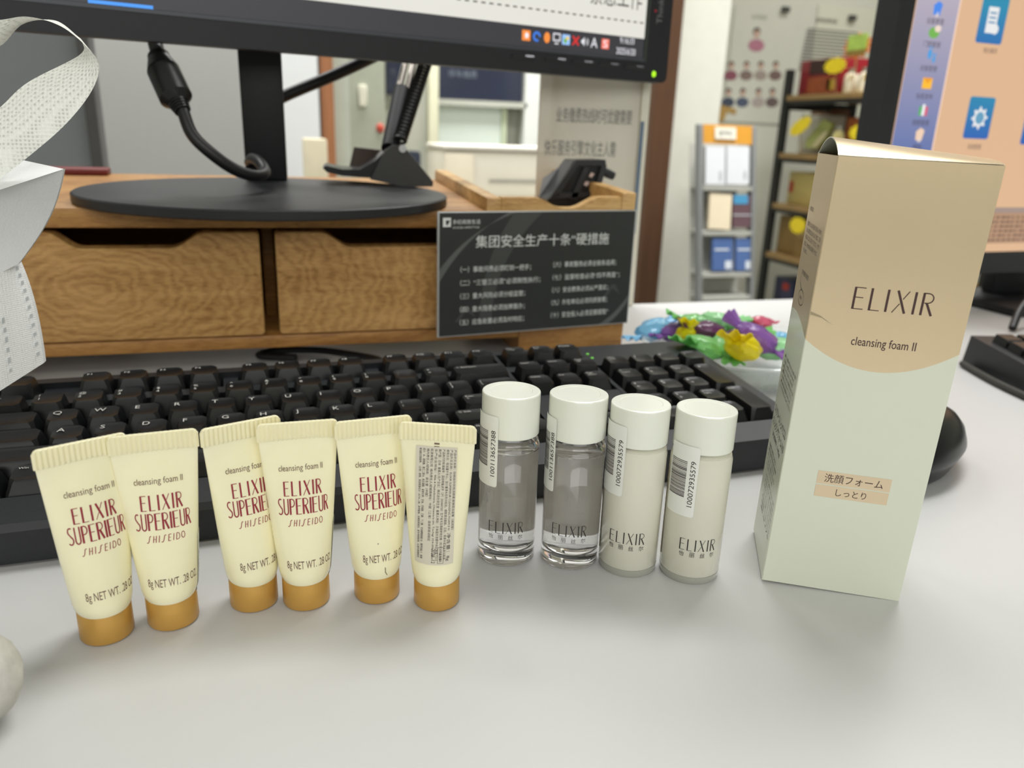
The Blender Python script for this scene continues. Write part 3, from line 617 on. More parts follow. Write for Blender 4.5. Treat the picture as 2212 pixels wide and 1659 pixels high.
# ------------------------------------------------------------------ mouse behind the carton
M_blk = mat('black_gloss_plastic', (20, 22, 24), 0.28, var=0.03)
t = thing('computer_mouse', 'black computer mouse mostly hidden behind the gold carton', 'mouse', (0.349, 0.342, 0), RZ(-66))
b = MB(); ML = []
for k, z in ((0.80, 0.0006), (0.84, 0.002), (0.96, 0.011), (1.0, 0.0145), (0.985, 0.017), (0.93, 0.023), (0.82, 0.0285), (0.66, 0.0325), (0.45, 0.0352), (0.22, 0.0366)):
    ML.append([(0.034 * k * math.cos(2 * math.pi * i / 48) * (1 - 0.12 * math.sin(2 * math.pi * i / 48)), 0.058 * k * math.sin(2 * math.pi * i / 48) - 0.004 * (1 - k), z) for i in range(48)])
b.add([p for q in ML for p in q], [(k * 48 + i, k * 48 + (i + 1) % 48, k * 48 + 48 + (i + 1) % 48, k * 48 + 48 + i) for k in range(9) for i in range(48)] + [tuple(reversed(range(48))), tuple(range(432, 480))], M_blk)
b.build('mouse_shell', t, 40, local=True)
b = MB(); b.cyl((-0.004, 0.030, 0.027), (0.004, 0.030, 0.027), 0.008, M_kcase, 20); b.build('scroll_wheel', t, 40, local=True)

# ------------------------------------------------------------------ wooden desk riser with drawers (it leans forward a little)
M_wood = wood_mat('oak_face', (146, 102, 52), (178, 134, 76), (200, 156, 96))
M_wood2 = wood_mat('oak_board', (142, 96, 46), (174, 126, 66), (194, 148, 88), ring=False)
M_woodl = wood_mat('oak_light', (172, 128, 72), (204, 164, 104), (220, 184, 126), ring=False)
RR = RX(3.0); RLOC = Vector((0, 0.61, 0)); RM = M4(RR, RLOC)
t = thing('desk_riser', 'oak-look wooden desk riser with scooped drawers carrying the black screen stand', 'monitor stand', RLOC, RR)
def rbox(name, x0, x1, y0, y1, z0, z1, m, bev=0.0012, par=None, label=None):
    b = MB(); b.box(x0, x1, y0, y1, z0, z1, m, bev); return b.build(name, par or t, 30, local=True, label=label)
rbox('tray_floor', 0.1640, 0.2925, 0.0, 0.205, 0.0998, 0.1040, M_woodl)
rbox('top_board', -0.26, 0.1637, 0.0, 0.205, 0.107, 0.121, M_wood2)
rbox('bottom_board', -0.26, 0.1965, 0.0, 0.2, 0.0145, 0.0245, M_wood2)
rbox('side_board', -0.26, -0.196, 0.0, 0.2, 0.0246, 0.1068, M_wood2); rbox('divider', -0.0070, 0.0022, 0.055, 0.2, 0.0246, 0.1068, M_wood2); rbox('back_board', -0.195, 0.19, 0.192, 0.2, 0.0246, 0.1068, M_wood2)
b = MB(); V = [(x, y, z) for x in (0.1968, 0.2925) for y, z in ((0, 0.0003), (0.2, -0.0100), (0.2, 0.0995), (0, 0.0995))]
b.add(V, [(0, 1, 2, 3), (7, 6, 5, 4), (0, 4, 5, 1), (1, 5, 6, 2), (2, 6, 7, 3), (3, 7, 4, 0)], M_wood2); b.build('side_leg', t, 30, local=True)
rbox('foot', -0.25, -0.22, 0.01, 0.03, -0.0003, 0.0144, M_wood2)
rbox('foot', -0.25, -0.22, 0.17, 0.19, -0.0085, 0.0144, M_wood2)
def drawer(x0, x1, n0, n1, n2, n3):
    zt, zb, zn = 0.1042, 0.0255, 0.0928; r = 0.003
    o2 = [(x0, zb + r)] + arc(x0 + r, zb + r, r, r, 180, 270, 4) + arc(x1 - r, zb + r, r, r, 270, 360, 4) + arc(x1 - r, zt - r, r, r, 0, 90, 4)
    def sm(xa, za, xb, zb_, n=10): return [(xa + (xb - xa) * i / n, za + (zb_ - za) * (0.5 - 0.5 * math.cos(math.pi * i / n))) for i in range(n + 1)]
    o2 += sm(n3, zt, n2, zn) + sm(n1, zn, n0, zt) + arc(x0 + r, zt - r, r, r, 90, 180, 4)
    b = MB(); cx = (x0 + x1) / 2; cz = (zb + zt) / 2; q = lambda x, z, k: (cx + (x - cx) * k, z + (cz - z) * (1 - k) * 0.6)
    b.prism(o2, lambda x, z: (x, 0.0, z), lambda x, z: (x, 0.012, z), M_wood, cap=False)
    n = len(o2); ed = [(q(x, z, 0.994)[0], -0.0012, z + (0.0008 if z < cz else -0.0008)) for x, z in o2]
    b.add([(x, 0.0, z) for x, z in o2] + ed, [(i, n + i, n + (i + 1) % n, (i + 1) % n) for i in range(n)], M_woodl); b.add(ed, [tuple(range(n))], M_wood); b.add([(x, 0.012, z) for x, z in o2], [tuple(reversed(range(n)))], M_wood)
    d = b.build('drawer', t, 30, local=True)
    k = MB(); k.box(x0 + 0.004, x1 - 0.004, 0.0122, 0.18, zb + 0.001, zb + 0.005, M_wood2); k.box(x0 + 0.004, x0 + 0.009, 0.0122, 0.18, zb + 0.005, 0.088, M_wood2); k.box(x1 - 0.009, x1 - 0.004, 0.0122, 0.18, zb + 0.005, 0.088, M_wood2); k.box(x0 + 0.009, x1 - 0.009, 0.175, 0.18, zb + 0.005, 0.088, M_wood2)
    k.build('drawer_box', d, 30, local=True)
drawer(-0.1856, -0.0080, -0.1474, -0.1255, -0.0687, -0.0440)
drawer(0.0030, 0.1900, 0.0350, 0.0590, 0.1260, 0.1480)
rbox('tray_wall', 0.1640, 0.1762, 0.0, 0.205, 0.1042, 0.1305, M_woodl); rbox('tray_wall', 0.2800, 0.2925, 0.0, 0.205, 0.1042, 0.1358, M_woodl)
b = MB(); zt, zn = 0.1318, 0.1226
o2 = [(0.1764, 0.1042), (0.2798, 0.1042), (0.2798, zt)] + [(0.262 - (0.262 - 0.236) * i / 12, zt - (zt - zn) * (0.5 - 0.5 * math.cos(math.pi * i / 12))) for i in range(13)] + [(0.230 - (0.230 - 0.204) * i / 12, zn + (zt - 0.0012 - zn) * (0.5 - 0.5 * math.cos(math.pi * i / 12))) for i in range(13)] + [(0.1764, zt - 0.0012)]
b.prism(o2, lambda x, z: (x, 0.001, z), lambda x, z: (x, 0.011, z), M_woodl); b.build('tray_front', t, 30, local=True, label='light wood tray front with a wave-shaped dip')
R_ = lambda x, y, z: RM @ Vector((x, y, z))

o = MB(); o.box(-0.24, -0.135, 0.185, 0.204, 0.1212, 0.1265, mat('maroon_cover', (112, 34, 30), 0.5, var=0.05), 0.001, RM)
tag(o.build('folder'), 'maroon folder lying along the back edge of the wooden riser', 'folder')

# ------------------------------------------------------------------ dark notice plate leaning on the riser
M_plate = mat('notice_print_dark', (42, 44, 42), 0.5, var=0.06, scale=20)
M_acr = mat('acrylic_edge', (176, 178, 176), 0.25, var=0.02, coat=0.4)
M_w = mat('white_print', (226, 228, 224), 0.5, var=0); M_g1 = mat('swoosh_grey', (92, 94, 92), 0.45, var=0.02); M_g2 = mat('swoosh_dim', (66, 68, 66), 0.45, var=0.02)
def plane_hit(px, py, P, n): d = ray(px, py); return CAM + d * ((P - CAM).dot(n) / d.dot(n))
P0 = at(1372, 455, 0.602); ya = math.radians(7.5); pn = Vector((math.sin(ya), -math.cos(ya), 0))
A = plane_hit(942, 460, P0, pn); B_ = plane_hit(1353, 701, P0, pn); C_ = plane_hit(945, 730, P0, pn)
sx = (P0 - A); SW = sx.length; sxn = sx.normalized(); szn = Vector((0, 0, 1)); SH = (P0.z - B_.z + A.z - C_.z) / 2
t = thing('notice_plate', 'dark grey notice plate with white Chinese lettering leaning on the riser', 'sign', C_, Matrix((sxn, -pn, szn)).transposed())
b = MB(); b.box(0, SW, 0, 0.003, 0, SH, M_acr, 0.0005); b.build('acrylic_sheet', t, 30, local=True)
b = MB(); S2 = lambda x, z, k=1: (x * SW, -0.00015 * k, z * SH)
b.add([S2(0.006, 0.008), S2(0.994, 0.008), S2(0.994, 0.992), S2(0.006, 0.992)], [(0, 1, 2, 3)], M_plate)
def band(c0, c1, m, k):
    n = len(c0) - 1; b.add([S2(*p, k) for p in c0] + [S2(*p, k) for p in c1], [(i, i + 1, n + 2 + i, n + 1 + i) for i in range(n)], m)
bez = lambda p, q, r_, n=14: [((1 - i / n) ** 2 * p[0] + 2 * (1 - i / n) * (i / n) * q[0] + (i / n) ** 2 * r_[0], (1 - i / n) ** 2 * p[1] + 2 * (1 - i / n) * (i / n) * q[1] + (i / n) ** 2 * r_[1]) for i in range(n + 1)]
band(bez((0.006, 0.55), (0.14, 0.86), (0.37, 0.992)), bez((0.006, 0.45), (0.12, 0.80), (0.33, 0.992)), M_g1, 2)
band(bez((0.36, 0.992), (0.20, 0.62), (0.20, 0.10)), bez((0.50, 0.992), (0.26, 0.62), (0.26, 0.10)), M_g2, 1.5)
band(bez((0.88, 0.008), (0.95, 0.08), (0.994, 0.22)), bez((0.83, 0.008), (0.93, 0.10), (0.994, 0.27)), M_g1, 2)
for (mx, mz) in ((0.08, 0.12), (0.84, 0.24)): b.add([S2(mx, mz, 2), S2(mx + 0.05, mz + 0.12, 2), S2(mx + 0.07, mz + 0.12, 2), S2(mx + 0.1, mz + 0.03, 2), S2(mx + 0.055, mz + 0.09, 2), S2(mx + 0.02, mz, 2)], [(0, 1, 4, 5), (1, 2, 3, 4)], M_g2)
f = lambda x, y: S2(x, y, 3)
b.text('集团安全生产十条“硬措施', f, M_w, (0.175, 0.715, 0.855, 0.815), slices=1)
b.add([f(0.022, 0.885), f(0.058, 0.885), f(0.058, 0.955), f(0.022, 0.955)], [(0, 1, 2, 3)], M_w); b.add([S2(0.036, 0.9, 4), S2(0.044, 0.9, 4), S2(0.054, 0.935, 4), S2(0.034, 0.935, 4)], [(0, 1, 2, 3)], M_plate)
b.text('多纪商旅生活', f, M_w, (0.066, 0.905, 0.195, 0.94)); b.text('DUOJI LIFESTYLE', f, M_w, (0.068, 0.868, 0.19, 0.886))
LN = ['（一）事故问责必须盯到一把手；', '（二）“三管三必须”必须刚性执行；', '（三）重大风险必须分级监管；', '（四）重大隐患必须挂牌督办；', '（五）应急处置必须及时响应；']
LR = ['（六）事故整改必须全链条追溯；', '（七）监督检查必须“四不两直”；', '（八）安全教育必须从严落实；', '（九）外包单位必须同质管理；', '（十）安全投入必须足额提取“']
WL = [0.45, 0.5, 0.425, 0.425, 0.425]; WR_ = [0.905, 0.93, 0.87, 0.87, 0.88]
for i in range(5):
    z = 0.545 - i * 0.108; b.text(LN[i], f, M_w, (0.105, z - 0.026, WL[i], z + 0.026)); z -= 0.0; b.text(LR[i], f, M_w, (0.565, z - 0.016, WR_[i], z + 0.036))
b.build('printed_sheet', t, 30, local=True, label='dark printed sheet with white lettering')

# ------------------------------------------------------------------ black screen on an oval foot
M_mon = mat('monitor_black', (29, 31, 34), 0.5, var=0.05, scale=200, bump=0.12, bscale=1800)
M_monb = mat('monitor_black_foot', (33, 34, 36), 0.42, var=0.06, scale=150, bump=0.15, bscale=1500)
M_stem = mat('monitor_stem', (14, 15, 18), 0.55, var=0.05)
MB_ = R_(0.002, 0.034, 0.1212); MR = RX(3.0)
t = thing('monitor', 'black computer monitor on an oval foot standing on the wooden riser', 'monitor', MB_, MR)
b = MB(); n = 72; o2 = [(0.136 * math.cos(2 * math.pi * i / n), 0.092 * math.sin(2 * math.pi * i / n)) for i in range(n)]
def oval(k, z): return [(x * k, y * k, z) for x, y in o2]
L_ = [oval(0.985, 0), oval(1.0, 0.0012), oval(1.0, 0.0066), oval(0.99, 0.0075)]; V = [p for q in L_ for p in q]
b.add(V, [(k * n + i, k * n + (i + 1) % n, (k + 1) * n + (i + 1) % n, (k + 1) * n + i) for k in range(3) for i in range(n)] + [tuple(range(3 * n, 4 * n)), tuple(reversed(range(n)))], M_monb)
b.build('oval_foot', t, 30, local=True)
sl = at(517, 240, 0.735).x - MB_.x; sr = at(620, 240, 0.735).x - MB_.x
b = MB(); b.box(-0.0185, 0.0150, 0.070, 0.088, 0.0076, 0.16, M_stem, 0.002); b.build('stem', t, 30, local=True)
# panel, authored in world space: plane at PY0 turned by yaw
PY0 = 0.657; PYAW = math.radians(13.8); pnrm = Vector((math.sin(PYAW), -math.cos(PYAW), 0)); pu = Vector((math.cos(PYAW), math.sin(PYAW), 0)); PO = at(570, 109, PY0); PO.z = 0.0
def hitp(px, py):
    w = plane_hit(px, py, PO, pnrm); return ((w - PO).dot(pu), w.z)
UB, ZB = hitp(1433, 178); ZB = (hitp(200, 78)[1] + hitp(1000, 146)[1] + ZB) / 3; UE = hitp(1444, 120)[0]; US = hitp(1393, 60)[0]; ZS = (hitp(1391, 131)[1] + hitp(700, 52)[1]) / 2; ZT = (hitp(1389, 83)[1] + hitp(800, 16)[1]) / 2
ULEFT = -0.36; ZTOP = ZB + 0.36
pw = lambda u, z, d=0.0: PO + pu * u + Vector((0, 0, z)) - pnrm * d
b = MB(); r = 0.006
o2 = [(ULEFT, ZB)] + arc(UE - r, ZB + r, r, r, 270, 360, 6) + arc(UE - r, ZTOP - r, r, r, 0, 90, 6) + [(ULEFT, ZTOP)]
ins = [(u - (0.003 if u > 0 else -0.003), z + (0.0035 if z < 0.3 else -0.0035)) for u, z in o2]
n = len(o2); V = [pw(u, z, 0) for u, z in o2] + [pw(u, z, 0.014) for u, z in o2] + [pw(u, z, 0.021) for u, z in ins]
b.add(V, [(i, (i + 1) % n, n + (i + 1) % n, n + i) for i in range(n)] + [(n + i, n + (i + 1) % n, 2 * n + (i + 1) % n, 2 * n + i) for i in range(n)] + [tuple(reversed(range(n))), tuple(range(2 * n, 3 * n))], M_mon)
# raised rim round the screen and the maker's name running down the right bezel
M_rim = mat('bezel_rim', (70, 74, 80), 0.35, var=0.03)
b.add([pw(u, z, -0.0006) for u, z in ((ULEFT + 0.02, ZS - 0.0028), (US + 0.004, ZS - 0.0028), (US + 0.001, ZS - 0.0002), (ULEFT + 0.02, ZS - 0.0002))], [(0, 1, 2, 3)], M_rim)
b.add([pw(u, z, -0.0006) for u, z in ((US + 0.001, ZS), (US + 0.0045, ZS - 0.003), (US + 0.0045, ZTOP - 0.02), (US + 0.001, ZTOP - 0.02))], [(0, 1, 2, 3)], mat('bezel_rim_side', (58, 64, 58), 0.4, var=0.03))
M_logo = mat('grey_logo', (118, 118, 118), 0.5, var=0)
lz = hitp(1426, 52)[1]; lu = hitp(1426, 30)[0]
b.text('ThinkVision', lambda x, y: pw(lu - y + 0.003, lz + x, -0.0003), M_logo, (0, 0, 0.046, 0.0068)); b.ball(tuple(pw(lu - 0.0062, lz + 0.0108, -0.0002)), (0.0011, 0.0011, 0.0011), mat('red_dot', (190, 40, 60), 0.4, var=0), 10, 6)
b.build('housing', t, 30)
b = MB()
M_sw = mat('screen_white', (238, 236, 226), 0.4, var=0, emit=0.72); M_sd = mat('screen_taskbar', (66, 66, 72), 0.4, var=0, emit=0.55); M_sk = mat('screen_text', (70, 64, 60), 0.4, var=0, emit=0.4); M_sb = mat('screen_blue', (70, 150, 240), 0.4, var=0, emit=0.9)
def quad(u0, z0, u1, z1, m, d=-0.0004): b.add([pw(u0, z0, d), pw(u1, z0, d), pw(u1, z1, d), pw(u0, z1, d)], [(0, 1, 2, 3)], m)
quad(ULEFT + 0.02, ZS, US, ZT, M_sd); quad(ULEFT + 0.02, ZT, US, ZTOP - 0.02, M_sw)
u0 = hitp(190, 5)[0]; u1 = hitp(330, 12)[0]; quad(u0, ZS, u1, ZS + 0.0022, M_sb, -0.0006)
zd = (hitp(1110, 15)[1] + hitp(1340, 43)[1]) / 2; u = hitp(985, 0)[0]
while u < US - 0.006: quad(u, zd - 0.0006, u + 0.0042, zd + 0.0006, M_sk, -0.0006); u += 0.0078
for tx, pa, pb in (('紧急工作', (1262, 12), (1384, 20)),):
    a = hitp(1290, 22); c = hitp(1386, 0); b.text(tx, lambda x, y: pw(x, y, -0.0006), M_sk, (hitp(1275, 0)[0], zd + 0.0105, hitp(1387, 0)[0], zd + 0.0300))
def zt_(px, py): return hitp(px, py)
M_or = mat('icon_orange', (240, 140, 60), 0.4, var=0, emit=0.9); M_bl = mat('icon_blue', (60, 120, 220), 0.4, var=0, emit=0.9); M_wh = mat('icon_white', (235, 235, 240), 0.4, var=0, emit=0.85); M_rd = mat('icon_red', (220, 40, 40), 0.4, var=0, emit=0.9); M_lb = mat('icon_lightblue', (150, 190, 240), 0.4, var=0, emit=0.9); M_pk = mat('icon_coral', (240, 120, 100), 0.4, var=0, emit=0.9); M_yl = mat('icon_yellow', (240, 200, 60), 0.4, var=0, emit=0.9); M_gn = mat('icon_green', (110, 170, 80), 0.4, var=0, emit=0.9)
zi = (ZS + ZT) / 2 + 0.0005; isz = 0.0085
for k, (px, m_) in enumerate(((1136, M_or), (1159, M_bl), (1181, M_or), (1202, M_wh), (1222, M_lb), (1243, M_rd), (1263, M_wh), (1283, M_wh), (1307, M_pk))):
    uc = hitp(px, 75 + (px - 1136) * 0.1)[0]
    if k in (0, 4, 8): quad(uc - isz / 2, zi - isz / 2, uc + isz / 2, zi + isz / 2, m_, -0.0006)
    elif k == 1: b.add([pw(uc + x, zi + y, -0.0006) for x, y in arc(0, 0, 0.0042, 0.0042, 0, 300, 12)] + [pw(uc + x, zi + y, -0.0006) for x, y in arc(0, 0, 0.0022, 0.0022, 0, 300, 12)], [(i, i + 1, 14 + i, 13 + i) for i in range(12)], m_)
    elif k == 2: b.add([pw(uc + x, zi + y, -0.0006) for x, y in arc(0, 0, 0.0032, 0.0045, 0, 350, 14)], [tuple(range(15))], m_)
    elif k == 3:
        for (x0_, y0_, x1_, y1_) in ((-0.004, -0.002, 0.004, -0.001), (-0.004, 0.0035, 0.004, 0.0045), (-0.004, -0.002, -0.003, 0.0045), (0.003, -0.002, 0.004, 0.0045), (-0.002, -0.0045, 0.002, -0.0035)): quad(uc + x0_, zi + y0_, uc + x1_, zi + y1_, m_, -0.0006)
    elif k == 5:
        for sg in (1, -1): b.add([pw(uc + x * sg, zi + y, -0.0006) for x, y in ((-0.004, -0.0032), (-0.0028, -0.0042), (0.004, 0.0032), (0.0028, 0.0042))], [(0, 1, 2, 3) if sg > 0 else (3, 2, 1, 0)], m_)
    elif k == 6:
        b.add([pw(uc + x, zi + y, -0.0006) for x, y in ((-0.004, -0.0014), (-0.0026, -0.0014), (-0.0005, -0.004), (-0.0005, 0.004), (-0.0026, 0.0014), (-0.004, 0.0014))], [tuple(range(6))], m_)
        for rr2 in (0.0022, 0.004): b.add([pw(uc + x, zi + y, -0.0006) for x, y in arc(0, 0, rr2, rr2, -50, 50, 8)] + [pw(uc + x, zi + y, -0.0006) for x, y in arc(0, 0, rr2 - 0.0007, rr2 - 0.0007, -50, 50, 8)], [(i, i + 1, 10 + i, 9 + i) for i in range(8)], m_)
    else: b.text('A', lambda x, y: pw(x, y, -0.0006), m_, (uc - 0.0038, zi - 0.0042, uc + 0.0038, zi + 0.0042))
    if k == 0: b.ball(tuple(pw(uc, zi, -0.0005)), (0.0024, 0.0005, 0.0024), M_wh, 10, 6)
    if k == 4: quad(uc - 0.0025, zi - 0.0028, uc + 0.001, zi + 0.001, M_gn, -0.0008); quad(uc, zi, uc + 0.0028, zi + 0.0026, M_yl, -0.0009)
    if k == 8: b.text('S', lambda x, y: pw(x, y, -0.0008), M_wh, (uc - 0.0025, zi - 0.0032, uc + 0.0025, zi + 0.0032))
uc = hitp(1353, 96)[0]
b.text('9:16:33', lambda x, y: pw(x, y, -0.0006), M_wh, (uc - 0.0082, zi + 0.0022, uc + 0.0088, zi + 0.0074)); b.text('2025/6/20', lambda x, y: pw(x, y, -0.0006), M_wh, (uc - 0.0118, zi - 0.0074, uc + 0.0112, zi - 0.0018))
b.build('screen', t, 30, label='lit screen with a white window and dark taskbar')
for px in (1130, 1200, 1258, 1315, 1370):
    u_, z_ = hitp(px, 128 + (px - 1130) * 0.083); b = MB(); z_ = ZB + 0.0115
    b.add([pw(u_ - 0.012, z_ - 0.0016, -0.0004), pw(u_ + 0.012, z_ - 0.0016, -0.0004), pw(u_ + 0.012, z_ + 0.0012, -0.0016), pw(u_ - 0.012, z_ + 0.0012, -0.0016), pw(u_ - 0.012, z_ + 0.0022, -0.0002), pw(u_ + 0.012, z_ + 0.0022, -0.0002)], [(0, 1, 2, 3), (3, 2, 5, 4)], M_blk)
    b.add([pw(u_ + 0.002, z_ + 0.0009, -0.0017), pw(u_ + 0.0105, z_ + 0.0009, -0.0017), pw(u_ + 0.0105, z_ + 0.0021, -0.0008), pw(u_ + 0.002, z_ + 0.0021, -0.0008)], [(0, 1, 2, 3)], mat('button_edge', (150, 150, 158), 0.25, metal=0.6, var=0)); b.build('menu_button', t, 20)
u_, z_ = hitp(1412, 160); b = MB(); b.ball(tuple(pw(u_, z_, -0.0002)), (0.0022, 0.0012, 0.0028), mat('power_led', (180, 255, 20), 0.4, var=0, emit=1.0), 14, 8); b.build('power_light', t, 40, label='glowing yellow-green power light')

# plug under the screen and its cable curling down to the foot
M_cab = mat('black_cable', (20, 20, 22), 0.4, var=0.05); M_plug = mat('black_plug', (24, 25, 26), 0.32, var=0.05)
def pt(px, py, Y): return at(px, py, Y)
t = thing('video_cable', 'thick black cable with a barrel plug hanging from the underside of the monitor', 'cable', pt(335, 95, 0.672))
b = MB(); p0 = pt(335, 92, 0.668); p1 = pt(343, 122, 0.660); p2 = pt(352, 150, 0.652); p3 = pt(385, 222, 0.634); p4 = pt(395, 240, 0.630)
b.cyl(p0, p1, 0.0052, M_plug, 24); b.cyl(p1, p1.lerp(p2, 0.35), 0.0078, M_plug, 24); b.cyl(p1.lerp(p2, 0.35), p2.lerp(p3, 0.06), 0.0086, M_plug, 24, 0.0114); b.cyl(p2.lerp(p3, 0.06), p2.lerp(p3, 0.86), 0.0114, M_plug, 28); b.cyl(p2.lerp(p3, 0.86), p3, 0.0114, M_plug, 28, 0.0068)
for k in range(4): a = p3.lerp(p4, 0.05 + k * 0.26); c = p3.lerp(p4, 0.05 + k * 0.26 + 0.16); b.cyl(a, c, 0.0070 - k * 0.0004, M_plug, 20)
b.build('plug', t, 35, label='barrel-shaped black plug with ribbed strain relief')
b = MB(); zf = 0.0
b.tube([p3, p4, pt(415, 290, 0.622), pt(455, 330, 0.62), pt(505, 365, 0.624), pt(550, 380, 0.632), pt(572, 372, 0.648), pt(560, 350, 0.668), pt(545, 343, 0.69), pt(540, 352, 0.715), pt(560, 340, 0.735), pt(570, 280, 0.742), pt(570, 200, 0.742), pt(570, 122, 0.742)], 0.0044, M_cab, 14, 8); b.build('cord', t, 50)
o = MB(); o.tube([pt(560, 238, 0.765), pt(580, 227, 0.765), pt(620, 205, 0.765), pt(720, 163, 0.765), pt(800, 126, 0.765), pt(850, 100, 0.765)], 0.0052, M_cab, 14, 6)
tag(o.build('cable'), 'black cable rising diagonally from behind the stem to behind the monitor', 'cable')
o = MB(); pts = [(640, 772, 0.004), (560, 768, 0.003), (600, 757, 0.003), (690, 757, 0.003), (760, 766, 0.004), (815, 776, 0.006), (840, 790, 0.004)]
o.tube([onz(x, y, z) for x, y, z in pts], 0.0028, M_cab, 10, 8); tag(o.build('keyboard_cable'), 'thin black cable lying on the desk under the front of the riser', 'cable')

# ------------------------------------------------------------------ black sprung lamp stand on the riser, behind the foot's right half
LM = [0.104, 0.086]; t = thing('lamp_stand', 'black spring-arm lamp stand rising from behind the oval foot', 'lamp', R_(0.104, 0.086, 0.1292), RR)
ly = 0.70
def LP(px, py, y=ly): return pt(px, py, y)
b = MB(); base_o = [(700, 364), (712, 373), (742, 383), (800, 388), (875, 404), (935, 403), (934, 392), (880, 322), (868, 315), (845, 316), (828, 330), (800, 350), (760, 366), (725, 362), (706, 358)]
zb_ = lambda p, d: p - Vector((0, 0, 0)) + Vector((0, d, 0))
tri = [(800, 388), (875, 404), (935, 403), (936, 393), (874, 318), (850, 314), (832, 326)]
Pt = [LP(*q, 0.684) for q in tri]; b.add([p for p in Pt] + [p + Vector((0.004, 0.04, 0.0025)) for p in Pt], [tuple(range(7)), tuple(reversed(range(7, 14)))] + [(i, 7 + i, 7 + (i + 1) % 7, (i + 1) % 7) for i in range(7)], mat('lamp_base_black', (46, 46, 44), 0.45, var=0.05))
b.build('clamp_base', t, 25)
b = MB(); k = [LP(*q, 0.69) for q in ((697, 363), (704, 358), (740, 366), (778, 366), (812, 346), (838, 320), (848, 332), (838, 386), (790, 384), (740, 380), (706, 372))]
b.add(k + [p + Vector((0.003, 0.035, 0.001)) for p in k], [tuple(range(11)), tuple(reversed(range(11, 22)))] + [(i, 11 + i, 11 + (i + 1) % 11, (i + 1) % 11) for i in range(11)], M_blk); b.build('cable_hook', t, 25, label='curved black hook reaching left')
b = MB(); b.box(0, 1, 0, 1, 0, 1, M_stem); b.V = []; b.F = []; b.M = []
q0 = LP(842, 322, 0.70); q1 = LP(868, 195, 0.745); b.tube([q0, q1], 0.0075, M_stem, 20, 1); b.build('arm_sleeve', t, 40)
for dx in (-8, 10):
    b = MB(); b.tube([LP(870 + dx, 192 + 3 * (dx > 0), 0.745), LP(892 + dx, 100, 0.778)], 0.0030 if dx < 0 else 0.0026, mat('chrome_rod', (190, 182, 174), 0.2, metal=0.9, var=0.02), 14, 1); b.build('chrome_rod', t, 40, label='bright chrome rod')
b = MB(); q0 = LP(862, 308, 0.698); q1 = LP(925, 118, 0.768); ax = (q1 - q0); u_ = ax.orthogonal().normalized(); v_ = ax.normalized().cross(u_); turns = 26; nn = turns * 10
b.tube([q0 + ax * (i / nn) + u_ * (0.0052 * math.cos(2 * math.pi * i / 10)) + v_ * (0.0052 * math.sin(2 * math.pi * i / 10)) for i in range(nn + 1)], 0.0014, M_plug, 6, 1); b.build('spring', t, 50, label='dark coil spring along the arm')
b = MB(); b.cyl(LP(870, 321, 0.6815), LP(870, 321, 0.6838), 0.0032, mat('steel_bolt', (170, 170, 170), 0.3, metal=0.8, var=0.02), 18); b.build('bolt', t, 40)
o = MB(); z0 = 0.1288
k = [LP(*q, 0.745) for q in ((765, 318), (835, 326), (835, 372), (752, 372))]; o.add(k + [p + Vector((0.002, 0.02, 0)) for p in k], [(0, 1, 2, 3), (7, 6, 5, 4), (0, 4, 5, 1), (1, 5, 6, 2), (2, 6, 7, 3), (3, 7, 4, 0)], mat('dark_brown_card', (70, 58, 52), 0.6, var=0.1))
tag(o.build('card_box'), 'small dark brown box standing behind the lamp base hook', 'box')

# ------------------------------------------------------------------ things in the riser's tray
M_clear = mat('clear_grey_sheet', (170, 176, 184), 0.25, var=0.08, scale=20, alpha=0.72)
o = MB(); k = [LP(*q, 0.70) for q in ((1158, 436), (1190, 434), (1232, 352), (1222, 351), (1172, 385))]; k[0].z = k[1].z = R_(0, 0.09, 0.1042).z
o.add(k + [p + Vector((0.0008, 0.002, 0)) for p in k], [tuple(range(5)), tuple(reversed(range(5, 10)))] + [(i, 5 + i, 5 + (i + 1) % 5, (i + 1) % 5) for i in range(5)], M_clear); tag(o.build('plastic_sheet'), 'bluish clear plastic sheet leaning in the tray left of the black holder', 'sheet')
t = thing('phone_holder', 'black plastic device holder lying tilted in the wooden tray', 'holder', R_(0.235, 0.1, 0.1042))
Yh = 0.672
Hh_ = lambda px, py, d=0.0: pt(px, py, Yh) + Vector((0, d, 0))
def hpr(b_, q, d0, d1, m):
    n = len(q); b_.add([Hh_(*p, d0) for p in q] + [Hh_(*p, d1) for p in q], [tuple(range(n)), tuple(reversed(range(n, 2 * n)))] + [(i, n + i, n + (i + 1) % n, (i + 1) % n) for i in range(n)], m)
b = MB(); hpr(b, [(1186, 432), (1240, 352), (1246, 346), (1307, 345), (1312, 352), (1308, 372), (1290, 436), (1262, 480), (1190, 484)], 0.004, 0.03, M_blk); b.build('back_plate', t, 25)
for q in ([(1186, 430), (1238, 356), (1250, 356), (1203, 430)], [(1232, 430), (1262, 362), (1272, 362), (1246, 430)], [(1280, 425), (1300, 358), (1311, 358), (1292, 424)], [(1196, 418), (1290, 414), (1288, 424), (1190, 430)], [(1238, 358), (1245, 346), (1308, 345), (1310, 358)]):
    b = MB(); hpr(b, q, 0.0, 0.004, M_kcase); b.build('rib', t, 25)
for q in ([(1220, 390), (1227, 374), (1236, 375), (1229, 391)], [(1275, 382), (1280, 373), (1287, 376), (1281, 384)], [(1264, 400), (1268, 392), (1276, 394), (1271, 403)]):
    b = MB(); hpr(b, q, 0.003, 0.0042, mat('pale_pad', (196, 176, 170), 0.6, var=0.05)); b.build('pad', t, 25, label='pale pinkish pad')
